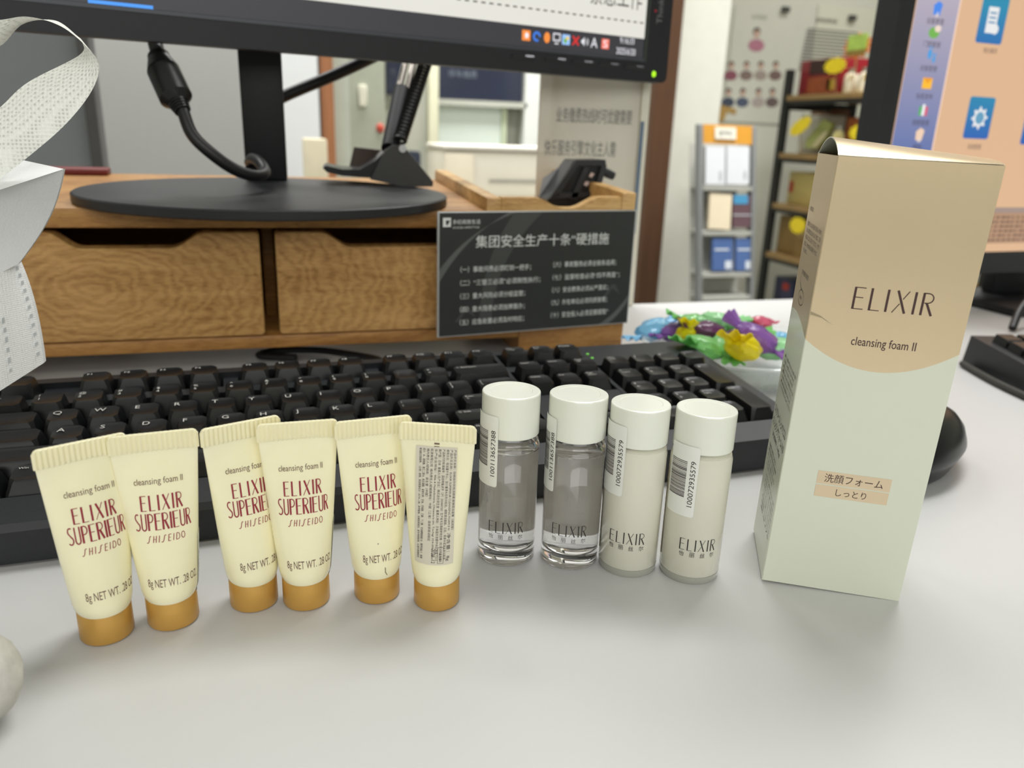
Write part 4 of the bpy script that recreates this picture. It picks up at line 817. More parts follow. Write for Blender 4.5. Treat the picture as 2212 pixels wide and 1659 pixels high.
b = MB(); b.tube([Hh_(1308, 368, 0.01), Hh_(1322, 376, 0.01), Hh_(1335, 382, 0.01)], lambda s_: 0.0042 - 0.001 * abs(s_ - 0.5), M_kcase, 12, 6); b.build('side_knob', t, 40)

# ------------------------------------------------------------------ glass dish of wrapped candies
M_dish = mat('dish_glass', (236, 242, 240), 0.12, var=0.0, alpha=0.42, coat=0.6)
dc = Vector((0.352, 0.555, 0)); dc = onz(1600, 738, 0.028)
dc.z = 0
t = thing('glass_dish', 'shallow clear glass dish holding the wrapped candies', 'dish', dc)
b = MB(); prof = [(0, 0.002), (0.045, 0.002), (0.050, 0.004), (0.068, 0.0225), (0.078, 0.0262), (0.0785, 0.0280), (0.077, 0.0285), (0.0665, 0.0250), (0.048, 0.0065), (0, 0.0055)]
b.lathe(prof, M_dish, 72); b.V = [Vector((v.x * (1 + 0.022 * math.cos(24 * math.atan2(v.y, v.x)) * (1 if 0.05 < math.hypot(v.x, v.y) < 0.07 else 0.15)), v.y * (1 + 0.022 * math.cos(24 * math.atan2(v.y, v.x)) * (1 if 0.05 < math.hypot(v.x, v.y) < 0.07 else 0.15)), v.z)) for v in b.V]
b.build('bowl', t, 30, local=True)
b = MB(); b.lathe([(0.040, 0.0), (0.046, 0.0), (0.046, 0.0022), (0.040, 0.0022), (0.040, 0.0)], M_dish, 48); b.build('foot_ring', t, 40, local=True)
CC = {'green': (146, 220, 132), 'pale green': (170, 234, 170), 'purple': (146, 96, 178), 'dark purple': (112, 66, 104), 'yellow': (252, 232, 30), 'pink': (228, 108, 138), 'light blue': (140, 206, 240)}
def cmat(c): return trans_mat('wrapper_' + c.replace(' ', '_'), CC[c], 0.3, 0.1, 60, None, 0.28, 0.4)
def candy(c, px, py, z, size, ang, tilt, label, seed, wing=1.0):
    P = onz(px, py, z); rg = random.Random(seed); R = Matrix.Rotation(math.radians(ang), 3, 'Z') @ Matrix.Rotation(math.radians(tilt), 3, 'Y')
    t = thing('wrapped_candy', label, 'candy', P, R, 'wrapped candies in the glass dish'); m_ = cmat(c); s_ = size
    b = MB(); off = Vector((seed * 3.1, seed * 1.7, 0))
    def wr(d): return 1 + 0.16 * noise.noise(d * 2.3 + off) + 0.05 * noise.noise(d * 6 + off)
    b.ball((0, 0, 0), (s_ * 0.85, s_ * 0.62, s_ * 0.42), m_, 26, 14, wr); b.build('sweet', t, 24, local=True)
    for sg in (-1, 1):
        b = MB(); nn_ = 14
        def fan(u, v):
            a = (u - 0.5) * 1.9; rad = s_ * (0.70 + 0.75 * v * wing); pl = math.sin(u * math.pi * 5 + seed) * 0.10 * s_ * v
            w = 0.25 + 0.75 * v
            return Vector((sg * (s_ * 0.62 + (rad - s_ * 0.62) * math.cos(a * 0.5)), s_ * 0.75 * w * (u - 0.5) * 2 * 0.8, pl + s_ * 0.12 * v + s_ * 0.08 * math.sin(seed + u * 3)))
        b.grid(lambda u, v: fan(u, v) + Vector((0, 0, 0.0004)), nn_, 5, m_); b.grid(lambda u, v: fan(1 - u, v) - Vector((0, 0, 0.0004)), nn_, 5, m_)
        b.build('wrapper_end', t, 24, local=True)
    return t
CD = [('light blue', 1412, 712, 0.030, 0.017, 20, -12, 'light blue wrapped candy at the left edge of the dish'), ('purple', 1458, 718, 0.030, 0.016, 35, 0, 'purple wrapped candy beside the light blue one'),
 ('yellow', 1482, 728, 0.032, 0.013, 60, 50, 'yellow wrapped candy between the purple and green ones on the left'), ('green', 1505, 700, 0.036, 0.017, 10, 15, 'green wrapped candy at the back left of the pile'),
 ('dark purple', 1532, 715, 0.038, 0.015, -15, 10, 'dark purple wrapped candy in the middle of the pile'), ('pale green', 1545, 696, 0.040, 0.017, -8, 0, 'pale green wrapped candy at the top of the pile'),
 ('pink', 1556, 694, 0.035, 0.012, 70, 0, 'pink wrapped candy peeping out behind the pale green one'), ('green', 1518, 752, 0.030, 0.020, 30, 20, 'large green wrapped candy at the front left of the pile'),
 ('green', 1562, 748, 0.030, 0.015, 80, -20, 'green wrapped candy standing upright at the front middle'), ('green', 1598, 710, 0.036, 0.017, -25, 10, 'green wrapped candy at the back right of the pile'),
 ('purple', 1636, 730, 0.038, 0.018, -50, 25, 'purple wrapped candy behind the bright yellow one'), ('yellow', 1605, 752, 0.034, 0.019, 40, 25, 'bright yellow wrapped candy at the front of the pile'),
 ('pink', 1642, 700, 0.036, 0.014, 35, 10, 'pink wrapped candy at the back right beside the purple one'), ('pale green', 1672, 752, 0.030, 0.018, -20, 0, 'pale green wrapped candy at the right end by the gold carton'),
 ('light blue', 1684, 734, 0.028, 0.013, -20, 0, 'light blue wrapped candy at the far right behind the carton')]
for i, c in enumerate(CD): candy(c[0], c[1], c[2] , c[3], c[4] * 1.15, c[5], c[6], c[7], i + 2, 1.0)

# ------------------------------------------------------------------ second screen, its stand and its keyboard on the right
YS2 = 0.70; y2 = math.radians(4.0); n2 = Vector((math.sin(y2), -math.cos(y2), 0)); u2 = Vector((math.cos(y2), math.sin(y2), 0))
O2 = at(1946, 0, YS2); O2.z = 0
def h2(px, py): w = plane_hit(px, py, O2, n2); return ((w - O2).dot(u2), w.z)
p2 = lambda u, z, d=0.0: O2 + u2 * u + Vector((0, 0, z)) - n2 * d
t = thing('monitor', 'black computer monitor on the right showing a peach desktop with blue app tiles', 'monitor', p2(0.27, 0, 0.05))
ZB2 = 0.040; W2 = 0.56; ZT2 = 0.42; US2 = 0.0195; ZS2 = h2(2170, 543)[1]
b = MB(); V = [p2(u, z, d) for d in (0, 0.03) for u, z in ((0, ZB2), (W2, ZB2), (W2, ZT2), (0, ZT2))]
V += [p2(u, z, 0.05) for u, z in ((0.06, ZB2 + 0.05), (W2 - 0.06, ZB2 + 0.05), (W2 - 0.06, ZT2 - 0.05), (0.06, ZT2 - 0.05))]
b.add(V, [(3, 2, 1, 0), (0, 1, 5, 4), (1, 2, 6, 5), (2, 3, 7, 6), (3, 0, 4, 7), (4, 5, 9, 8), (5, 6, 10, 9), (6, 7, 11, 10), (7, 4, 8, 11), (8, 9, 10, 11)], mat('second_monitor_black', (38, 40, 42), 0.45, var=0.05, scale=150)); b.build('housing', t, 20)
b = MB(); q2 = lambda u0, z0, u1, z1, m, d=-0.0004: b.add([p2(u0, z0, d), p2(u1, z0, d), p2(u1, z1, d), p2(u0, z1, d)], [(0, 1, 2, 3)], m)
def emis(name, rgb, e): return mat(name, rgb, 0.4, var=0, emit=e)
def grad(name, stops, e, scale=7.0, off=0.0):
    m = bpy.data.materials.new(name); m.use_nodes = True; nt = m.node_tree; bs = nt.nodes['Principled BSDF']; tc = nt.nodes.new('ShaderNodeTexCoord'); sp = nt.nodes.new('ShaderNodeSeparateXYZ'); mp_ = nt.nodes.new('ShaderNodeMapRange'); rp = nt.nodes.new('ShaderNodeValToRGB')
    nt.links.new(tc.outputs['Object'], sp.inputs[0]); nt.links.new(sp.outputs['Z'], mp_.inputs['Value']); mp_.inputs['From Min'].default_value = off; mp_.inputs['From Max'].default_value = off + scale
    rp.color_ramp.elements[0].color = lin(stops[0]); rp.color_ramp.elements[1].color = lin(stops[1])
    nt.links.new(mp_.outputs[0], rp.inputs['Fac']); nt.links.new(rp.outputs['Color'], bs.inputs['Emission Color']); bs.inputs['Emission Strength'].default_value = e; bs.inputs['Base Color'].default_value = (0.01, 0.01, 0.01, 1); return m
M_peach = emis('screen_peach', (228, 186, 148), 0.74); M_side = grad('screen_sidebar', ((96, 116, 172), (186, 176, 190)), 0.76, 0.16, 0.17); M_tile = grad('screen_tile', ((44, 84, 180), (40, 140, 176)), 0.78, 0.06, 0.178)
M_tile2 = grad('screen_tile_upper', ((44, 84, 180), (40, 140, 176)), 0.78, 0.06, 0.262)
M_pt = emis('screen_table', (176, 140, 112), 0.8); M_dk = emis('screen_label', (90, 80, 90), 0.5); M_wt = emis('screen_tile_mark', (226, 226, 226), 0.85)
SR = W2 - 0.02; q2(US2, ZS2, SR, ZT2 - 0.02, M_peach)
sbr = (h2(2065, 0)[0] + h2(2018, 330)[0]) / 2; q2(US2 + 0.001, ZS2 + 0.1, sbr, ZT2 - 0.02, M_side, -0.0006)
q2(sbr, ZS2 + 0.1, sbr + 0.0016, ZT2 - 0.02, emis('screen_rule', (236, 206, 190), 0.9), -0.0007)
ub = h2(2140, 460)[0]; zb1 = h2(2170, 448)[1]; zb0 = h2(2170, 525)[1]; q2(ub - 0.06, zb0, SR, zb1, M_pt, -0.0006); q2(ub - 0.06, zb1 - 0.006, SR, zb1, emis('screen_table_head', (170, 150, 140), 0.7), -0.0007)
random.seed(3)
for i in range(26):
    for j in range(6):
        uu_ = ub - 0.05 + i * 0.0085; zz = zb0 + 0.003 + j * 0.0052; q2(uu_, zz, uu_ + 0.003 + 0.004 * random.random(), zz + 0.002, emis('screen_cells', (120, 92, 78), 0.6), -0.0008)
f2 = lambda x, y: p2(x, y, -0.0009)
for (ty, cap, col, kind) in ((18, '设备管理', (70, 130, 220), 'pen'), (68, '门禁管理', (110, 170, 80), 'hand'), (120, '访客管理', (70, 150, 210), 'foot'), (180, '信息发布', (240, 180, 50), 'mail'), (237, '视频管理', (90, 180, 100), 'bars'), (290, '帮助', (226, 196, 170), 'card')):
    px = 2025 - (ty - 18) * 0.145; u_, z_ = h2(px, ty); m_ = emis('app_' + kind, col, 0.9); n_before = len(b.V)
    if kind == 'mail':
        q2(u_ - 0.009, z_ - 0.008, u_ + 0.009, z_ + 0.008, m_, -0.0008); b.add([p2(u_ - 0.009, z_ + 0.008, -0.001), p2(u_, z_ - 0.001, -0.001), p2(u_ + 0.009, z_ + 0.008, -0.001)], [(0, 1, 2)], emis('mail_flap', (226, 150, 40), 0.9))
    elif kind == 'foot':
        for dx, dz, k_ in ((-0.003, 0.002, 1.0), (0.006, -0.005, 0.7)):
            b.add([p2(u_ + dx + x * k_, z_ + dz + y * k_, -0.0008) for x, y in arc(0, 0, 0.0038, 0.0075, 0, 350, 16)], [tuple(range(17))], m_)
            for q in range(4): b.add([p2(u_ + dx + (q - 1.5) * 0.0024 * k_ + x, z_ + dz + 0.0098 * k_ + y, -0.0008) for x, y in arc(0, 0, 0.001, 0.0014, 0, 350, 8)], [tuple(range(9))], m_)
    elif kind == 'bars':
        for q, cc in enumerate(((80, 170, 90), (230, 230, 230), (210, 90, 110))): q2(u_ - 0.008 + q * 0.0056, z_ - 0.009, u_ - 0.003 + q * 0.0056, z_ + 0.002 + 0.003 * (q % 2) + 0.003, emis('bar_%d' % q, cc, 0.9), -0.0008)
    elif kind == 'hand':
        b.add([p2(u_ + x, z_ + y, -0.0008) for x, y in arc(-0.001, -0.002, 0.010, 0.008, 0, 350, 18)], [tuple(range(19))], m_); b.add([p2(u_ + x, z_ + y, -0.001) for x, y in arc(0.005, 0.004, 0.006, 0.005, 0, 350, 14)], [tuple(range(15))], emis('hand_light', (226, 206, 190), 0.9))
    else:
        b.add([p2(u_ + x, z_ + y, -0.0008) for x, y in ((-0.007, -0.009), (0.005, -0.010), (0.008, 0.006), (0.0, 0.010), (-0.008, 0.004))], [tuple(range(5))], m_); b.add([p2(u_ + x, z_ + y, -0.001) for x, y in ((-0.003, -0.012), (0.003, -0.012), (0.001, -0.004))], [(0, 1, 2)], emis('app_grey', (210, 200, 196), 0.9))
    cc_ = p2(u_, z_)
    for q_ in range(n_before, len(b.V)): dv = b.V[q_] - cc_; b.V[q_] = cc_ + u2 * (dv.dot(u2) * 0.72) + Vector((0, 0, dv.z * 0.66)) - n2 * dv.dot(-n2)
    ut, zt2 = h2(px - 6, ty + 28); w = 0.0115 if len(cap) == 4 else 0.006; b.text(cap, f2, M_dk, (ut - w, zt2 - 0.0029, ut + w, zt2 + 0.0029))
def tile(pxc, pyc, w, hgt, m_, cap, capy):
    u_, z_ = h2(pxc, pyc); r_ = 0.003; ol = arc(u_ + w - r_, z_ + hgt - r_, r_, r_, 0, 90, 5) + arc(u_ - w + r_, z_ + hgt - r_, r_, r_, 90, 180, 5) + arc(u_ - w + r_, z_ - hgt + r_, r_, r_, 180, 270, 5) + arc(u_ + w - r_, z_ - hgt + r_, r_, r_, 270, 360, 5)
    b.add([p2(x, z, -0.0008) for x, z in ol], [tuple(range(len(ol)))], m_)
    if cap: ut, zc = h2(*capy); b.text(cap, f2, M_dk, (ut - 0.010, zc - 0.0028, ut + 0.010, zc + 0.0028))
    return u_, z_
u_, z_ = tile(2143, 44, 0.0190, 0.0225, M_tile2, '待办事项', (2137, 110))
q2(u_ - 0.0085, z_ - 0.0125, u_ + 0.0065, z_ + 0.0125, M_wt, -0.001)
for k_ in range(3): q2(u_ - 0.006, z_ + 0.006 - k_ * 0.0045, u_ + 0.0038, z_ + 0.0076 - k_ * 0.0045, M_tile2, -0.0012)
b.add([p2(u_ + 0.0055 + x, z_ - 0.0085 + y, -0.0013) for x, y in arc(0, 0, 0.0048, 0.0048, 0, 350, 16)], [tuple(range(17))], M_wt)
u_, z_ = tile(2114, 255, 0.0190, 0.0215, M_tile, '系统管理', (2103, 317))
gear = []
for k_ in range(40): a = 2 * math.pi * k_ / 40; rg_ = 0.0118 if (k_ % 5) in (0, 1) else 0.0088; gear.append((u_ + rg_ * math.cos(a), z_ + rg_ * math.sin(a)))
b.add([p2(x, z, -0.001) for x, z in gear], [tuple(range(40))], M_wt); b.add([p2(u_ + x, z_ + y, -0.0013) for x, y in arc(0, 0, 0.0064, 0.0064, 0, 350, 20)], [tuple(range(21))], emis('gear_inner', (96, 150, 180), 0.9))
tile(2236, 270, 0.0190, 0.0215, M_tile, '', None)
b.build('screen', t, 20, label='lit peach screen with icon column and tiles')
b = MB(); c0 = at(2165, 640, 0.745); b.box(c0.x - 0.028, c0.x + 0.028, 0.735, 0.755, 0.010, 0.10, M_stem, 0.003); b.box(c0.x - 0.08, c0.x + 0.10, 0.655, 0.78, 0.0, 0.010, M_stem, 0.003); b.build('stand', t, 30)
o = MB(); k = at(2128, 690, 0.66); o.tube([Vector((k.x - 0.03, 0.60, 0.004)), Vector((k.x - 0.01, 0.612, 0.022)), Vector((k.x + 0.012, 0.618, 0.03)), Vector((k.x + 0.03, 0.625, 0.0045))], 0.004, M_cab, 10, 6)
tag(o.build('monitor_cable'), 'short black cable behind the foot of the peach-screened monitor', 'cable')

t = thing('keyboard', 'black keyboard at the right edge of the picture behind the gold carton', 'keyboard', (0.5745, 0.512, 0), RZ(-13))
b = MB(); V = [(0, 0, 0), (0.44, 0, 0), (0.44, -0.15, 0), (0, -0.15, 0), (0.002, -0.002, 0.026), (0.438, -0.002, 0.026), (0.438, -0.148, 0.014), (0.002, -0.148, 0.014)]
b.add(V, [(0, 1, 2, 3), (7, 6, 5, 4), (4, 5, 1, 0), (5, 6, 2, 1), (6, 7, 3, 2), (7, 4, 0, 3)], M_kcase); b.build('keyboard_case', t, 20, local=True)
for r_ in range(5):
    for c_ in range(18):
        x = 0.010 + c_ * 0.0190; y = -0.018 - r_ * 0.0192; z = 0.026 + (y + 0.002) * 12 / 146.0
        b = MB(); V = [(x, y, z - 0.001), (x + 0.0178, y, z - 0.001), (x + 0.0178, y - 0.0178, z - 0.0025), (x, y - 0.0178, z - 0.0025), (x + 0.002, y - 0.001, z + 0.0072), (x + 0.0158, y - 0.001, z + 0.0072), (x + 0.0158, y - 0.0150, z + 0.0058), (x + 0.002, y - 0.0150, z + 0.0058)]
        b.add(V, [(7, 6, 5, 4), (4, 5, 1, 0), (5, 6, 2, 1), (6, 7, 3, 2), (7, 4, 0, 3)], M_key); b.build('keycap', t, 20, local=True)
b = MB(); b.tube([(-0.006, -0.010, 0.003), (-0.012, -0.06, 0.003), (-0.012, -0.11, 0.003), (-0.008, -0.16, 0.003)], 0.0028, mat('braided_cord', (60, 58, 52), 0.7, var=0.3, scale=900), 10, 6); b.build('braided_cord', t, 40, local=True, label='greyish braided cord along the side')

# ------------------------------------------------------------------ frosted panel standing on the far edge of the desk, with large print
M_panel = mat('frosted_panel', (214, 210, 196), 0.35, var=0.03, scale=8, alpha=0.80)
YPN = 0.778; a = at(1168, 200, YPN); c = at(1404, 200, YPN)
t = thing('desk_screen', 'frosted upright panel with grey Chinese lettering behind the wooden tray', 'screen panel', (a.x, YPN, 0))
b = MB(); b.box(a.x, c.x - 0.010, YPN, YPN + 0.004, 0, 0.40, M_panel)
M_gt = mat('grey_lettering', (112, 114, 110), 0.6, var=0)
def pz(px, py): w = at(px, py, YPN); return w.x, w.z
x0, z1 = pz(1202, 236); x1, z0 = pz(1364, 268); b.text('业务缴费热线时可优健需要', lambda x, y: Vector((x, YPN - 0.0004, y)), M_gt, (x0, z0 - 0.001, x1, z0 + 0.0135))
x0, z1 = pz(1176, 312); x1, z0 = pz(1328, 346); b.text('快乐服务引擎文化主人需', lambda x, y: Vector((x, YPN - 0.0004, y)), M_gt, (x0, z0 + 0.003, x1, z0 + 0.0185))
b.build('frosted_sheet', t, 20)
b = MB(); b.box(c.x - 0.0098, c.x, YPN - 0.003, YPN + 0.008, 0, 0.40, mat('panel_edge', (216, 214, 198), 0.3, var=0.03, coat=0.3), 0.0015); b.build('edge_strip', t, 20, label='cream edge strip')
b = MB(); d0 = at(1372, 400, YPN - 0.002).x; b.box(d0, d0 + 0.004, YPN - 0.0035, YPN - 0.0005, 0.08, 0.195, mat('blue_tape', (92, 112, 132), 0.5, var=0.05)); b.build('blue_strip', t, 20, label='blue-grey strip')

# ------------------------------------------------------------------ white bag at the left edge
M_nw = nonwoven_mat('nonwoven_white', (250, 252, 252), 1100, 0.25, 0.96); M_nws = nonwoven_mat('nonwoven_strap', (252, 253, 246), 620, 0.9, 0.7)
M_bagg = mat('bag_gusset', (232, 234, 235), 0.7, var=0.02, scale=50, bump=0.2, bscale=900)
t = thing('tote_bag', 'white non-woven bag with a looped strap at the left edge of the picture', 'bag', onz(-60, 900, 0.0))
YB_ = 0.395
bp_ = lambda px, py, d=0.0: at(px, py, YB_ + d)
def sheet(b_, pts, m, th=0.0015, n=14):
    q = [bp_(*p) for p in pts]; k = len(q); nv = Vector((0.1, 1, 0.1)).normalized() * th
    b_.add(q + [p + nv for p in q], [tuple(range(k)), tuple(reversed(range(k, 2 * k)))] + [(i, k + i, k + (i + 1) % k, (i + 1) % k) for i in range(k)], m)
crv = lambda p, q, r_, n=10: bez(p, q, r_, n)
# front panel with its stitched seam
edge = crv((40, 566), (78, 650), (95, 784), 12)
b = MB(); L0 = [(-240, 610 + 0 * i) for i in range(1)]
def front(u, v):
    e = edge[min(12, int(round(v * 12)))]; top = (-260, 660); bot = (-260, 1010); lx = top[0]; ly_ = top[1] + (bot[1] - top[1]) * v
    if v > 0.999: e = (95, 784)
    px = lx + (e[0] - lx) * u; py = ly_ + (e[1] - ly_) * u
    return bp_(px, py, 0.004 - 0.012 * math.sin(math.pi * min(1, u * 1.0)) - 0.03 * (1 - u))
b.grid(front, 24, 12, M_nw); fb = lambda u, v: front(u, v) + Vector((0, 0.004, 0)); b.grid(lambda u, v: fb(1 - u, v), 24, 12, M_nw)
b.add([front(1, v / 12) for v in range(13)] + [fb(1, v / 12) for v in range(13)], [(i + 1, i, 13 + i, 14 + i) for i in range(12)], M_nw)
b.add([front(u / 24, 1) for u in range(25)] + [fb(u / 24, 1) for u in range(25)], [(i, i + 1, 26 + i, 25 + i) for i in range(24)], M_nw)
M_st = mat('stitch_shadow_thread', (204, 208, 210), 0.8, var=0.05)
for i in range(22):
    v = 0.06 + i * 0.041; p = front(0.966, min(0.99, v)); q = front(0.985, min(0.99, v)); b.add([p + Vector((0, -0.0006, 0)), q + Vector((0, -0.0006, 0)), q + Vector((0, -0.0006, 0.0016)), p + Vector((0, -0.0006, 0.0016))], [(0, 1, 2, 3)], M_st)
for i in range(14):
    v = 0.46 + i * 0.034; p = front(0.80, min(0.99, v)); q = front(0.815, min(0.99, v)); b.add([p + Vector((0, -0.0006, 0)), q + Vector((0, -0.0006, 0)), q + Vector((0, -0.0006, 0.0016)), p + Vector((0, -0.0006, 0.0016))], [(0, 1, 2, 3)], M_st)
b.build('front_panel', t, 40)
b = MB()
tl = [(-200, 330), (0, 345), (45, 344), (138, 364)]; 
P1 = [bp_(-200, 420, -0.03), bp_(0, 410, -0.02), bp_(138, 365, 0.0), bp_(45, 345, 0.03), bp_(-200, 335, 0.04)]
b.add(P1, [(0, 1, 2, 3, 4)], M_nw)
ed2 = crv((138, 365), (100, 480), (40, 570), 10); low = [(-200 + 240 * i / 10, 690 - 120 * i / 10) for i in range(11)]
def gus(u, v):
    a_ = (-200 + 338 * u, 0); tx = -200 + 338 * u; ty = 420 - 55 * u * u; bx = -200 + 240 * u; by = 690 - 120 * u; px = tx + (bx - tx) * v; py = ty + (by - ty) * v
    px += (18 * math.sin(math.pi * v)) * u; return bp_(px, py, -0.03 * (1 - u) + 0.006 * math.sin(math.pi * v))
b.grid(gus, 16, 10, M_bagg); b.grid(lambda u, v: gus(1 - u, v) + Vector((0, 0.003, 0)), 16, 10, M_bagg)
b.add([gus(1, v / 10) for v in range(11)] + [gus(1, v / 10) + Vector((0, 0.003, 0)) for v in range(11)], [(i + 1, i, 11 + i, 12 + i) for i in range(10)], M_bagg)
b.build('folded_flap', t, 40, label='smooth greyish folded top of the bag')
# strap: a ribbon that loops up, out and back down
ctr = [(-120, 40, 0.02), (-60, 40, 0.018), (0, 55, 0.014), (60, 38, 0.008), (130, 50, 0.0), (185, 92, -0.006), (207, 140, -0.008), (185, 188, -0.006), (110, 252, -0.004), (30, 308, -0.004), (-60, 372, -0.006), (-140, 430, -0.01)]
other = [(-150, 120, 0.02), (-80, 130, 0.018), (0, 100, 0.018), (50, 52, 0.020), (118, 44, 0.016), (165, 76, 0.014), (178, 92, 0.012), (170, 120, 0.010), (60, 178, 0.006), (0, 232, 0.004), (-80, 300, 0.0), (-160, 360, 0.0)]
edgeB = [(-120, 30, -0.004), (-60, 45, -0.004), (0, 43, -0.004), (60, 36, -0.004), (130, 56, -0.008), (186, 100, -0.012), (214, 142, -0.012), (196, 200, -0.010), (140, 270, -0.008), (62, 338, -0.006), (-30, 410, -0.008), (-120, 480, -0.01)]
def cat(P, s_):
    n = len(P) - 1; x = s_ * n; i = min(n - 1, int(x)); tt = x - i; p = [Vector(P[max(0, min(n, i + k))]) for k in (-1, 0, 1, 2)]
    return 0.5 * ((2 * p[1]) + (p[2] - p[0]) * tt + (2 * p[0] - 5 * p[1] + 4 * p[2] - p[3]) * tt ** 2 + (3 * p[1] - p[0] - 3 * p[2] + p[3]) * tt ** 3)
def strap(u, v, o_=0.0):
    a_ = cat(edgeB, u); c_ = cat(other, u); w = a_.lerp(c_, v); return bp_(w.x, w.y, w.z + o_ - 0.004 * math.sin(math.pi * v))
b = MB(); b.grid(lambda u, v: strap(u, v), 90, 8, M_nws); b.grid(lambda u, v: strap(1 - u, v, 0.0009), 90, 8, M_nws)
b.add([strap(u / 90, 0) for u in range(91)] + [strap(u / 90, 0, 0.0009) for u in range(91)], [(i, i + 1, 92 + i, 91 + i) for i in range(90)], M_nws); b.add([strap(u / 90, 1) for u in range(91)] + [strap(u / 90, 1, 0.0009) for u in range(91)], [(i + 1, i, 91 + i, 92 + i) for i in range(90)], M_nws)
b.build('strap', t, 60, label='perforated white strap forming a loop')
# body of the bag down to the desk, outside the frame
b = MB(); q = onz(-420, 930, 0); b.box(q.x - 0.07, q.x + 0.05, q.y - 0.03, q.y + 0.05, 0.0005, 0.12, M_nw, 0.01); b.build('bag_bottom', t, 40)

o = MB(); pc = onz(-42, 1470, 0.016); o.ball((pc.x - 0.006, pc.y, 0.016), (0.017, 0.017, 0.0155), mat('off_white_cloth', (196, 194, 186), 0.85, var=0.12, scale=160, bump=0.3, bscale=500), 28, 16, lambda d: 1 + 0.05 * noise.noise(d * 3)); tag(o.build('cloth_ball'), 'rounded off-white cloth bundle at the lower left edge of the desk', 'cloth')

# ------------------------------------------------------------------ behind the desk: second room end
Mg = mat('grey_board', (146, 151, 154), 0.6, var=0.03, scale=4)
YG = 1.3; a = at(206, 250, YG).x
o = MB(); o.box(-1.2, a - 0.012, YG, YG + 0.03, ZF, 0.75, Mg); 
t = thing('office_divider', 'dark grey office divider behind the white bag', 'divider', (a, YG, ZF)); o.build('panel', t, 20)
b = MB(); b.box(a - 0.0118, a + 0.004, YG - 0.006, YG + 0.036, ZF, 0.76, mat('divider_edge', (92, 92, 92), 0.5, var=0.03), 0.002); b.build('edge_post', t, 20)
b = MB(); b.box(a - 0.30, a + 0.02, YG - 0.02, YG + 0.05, ZF, ZF + 0.02, M_stem); b.build('foot', t, 20)
# white panel right of the stem, paler than the grey wall
YW = YP - 0.03; t = thing('white_panel', 'white panel on the wall just right of the monitor stem', 'board', at(655, 250, YW))
x0 = at(560, 250, YW).x; x1 = at(690, 250, YW).x; b = MB(); b.box(x0, x1, YW, YW + 0.025, -0.35, 0.95, mat('white_panel', (238, 240, 240), 0.35, var=0.01)); b.build('panel', t, 20)
o = MB(); k = at(700, 340, 1.9); o.box(k.x - 0.045, k.x + 0.008, 1.9, 1.96, -0.2, at(700, 300, 1.9).z, mat('cream_carton', (226, 216, 186), 0.6, var=0.04), 0.004)
tag(o.build('cream_box'), 'tall cream box below the tan door frame', 'box')
# cupboard the printer and boxes stand on
YD = 2.15
t = thing('back_desk', 'white-topped desk at the back carrying the printer', 'desk', (0.8, YD + 0.3, ZF)); b = MB(); b.box(0.30, at(1335, 430, YD).x, YD - 0.12, YD + 0.28, -0.03, 0.0, mat('back_desk_top', (206, 204, 196), 0.5, var=0.02), 0.003); b.build('desktop', t, 20)
for x in (0.32, at(1290, 430, YD).x): b = MB(); b.box(x, x + 0.03, YD - 0.10, YD + 0.26, ZF, -0.03, mat('back_desk_leg', (150, 150, 146), 0.5, var=0.02)); b.build('leg_panel', t, 20)
M_pr = mat('printer_cream', (214, 208, 192), 0.45, var=0.02, scale=10)
a = at(957, 400, YD); c = at(1212, 400, YD); zt = at(1080, 326, YD).z
t = thing('printer', 'cream desktop printer behind the black lamp stand', 'printer', ((a.x + c.x) / 2, YD, 0))
b = MB(); b.box(a.x, c.x, YD, YD + 0.24, 0.004, zt, M_pr, 0.012); b.build('printer_body', t, 30)
b = MB(); b.box(a.x - 0.003, c.x + 0.003, YD - 0.006, YD + 0.24, zt + 0.0005, zt + 0.012, mat('printer_lid', (226, 222, 210), 0.4, var=0.02), 0.005); b.build('lid', t, 30)
b = MB(); b.box(a.x + 0.13, c.x - 0.06, YD - 0.003, YD + 0.004, 0.045, 0.053, mat('slot_grey', (150, 146, 136), 0.6, var=0.02)); b.build('paper_slot', t, 30, label='grey paper slot')
b = MB(); b.box(a.x + 0.004, a.x + 0.085, YD - 0.004, YD - 0.0005, 0.02, zt - 0.01, mat('printer_panel', (224, 214, 192), 0.4, var=0.02), 0.002); b.build('side_panel', t, 30)
b = MB(); b.box(a.x + 0.02, c.x - 0.02, YD + 0.01, YD + 0.22, 0.0003, 0.004, M_stem); b.build('rubber_feet', t, 30)
# hanging dark screen, post and pale boards at the far end
YT = 3.5
M_navy = mat('navy_glass', (40, 46, 66), 0.25, var=0.15, scale=3, coat=0.3)
x0 = at(946, 180, YT).x; x1 = at(1128, 180, YT).x; z0 = at(1040, 217, YT).z
t = thing('wall_screen', 'dark blue wall screen seen under the monitor right of the cream post', 'television', (x0, YT, z0)); b = MB(); b.box(x0, x1, YT, YT + 0.05, z0, z0 + 0.75, M_navy, 0.004); b.text('停车缴费', lambda x, y: Vector((x, YT - 0.003, y)), mat('painted_reflection', (120, 128, 140), 0.4, var=0), (at(968, 160, YT).x, at(1000, 168, YT).z, at(1030, 160, YT).x, at(1000, 152, YT).z)); b.build('panel', t, 20)  # pale lettering paints a reflection onto the dark screen
b = MB(); b.box(x0 - 0.02, x1 + 0.02, YT - 0.02, YT + 0.05, z0 - 0.025, z0 - 0.002, mat('screen_sill', (196, 196, 186), 0.5, var=0.02)); b.build('lower_rail', t, 20)
x0 = at(834, 180, YT).x; x1 = at(872, 180, YT).x; z0 = at(850, 205, YT).z; o = MB(); o.box(x0, x1, YT, YT + 0.05, z0, z0 + 0.7, M_navy, 0.004); tag(o.build('wall_screen'), 'narrow dark blue panel left of the lamp arm at the far wall', 'panel')
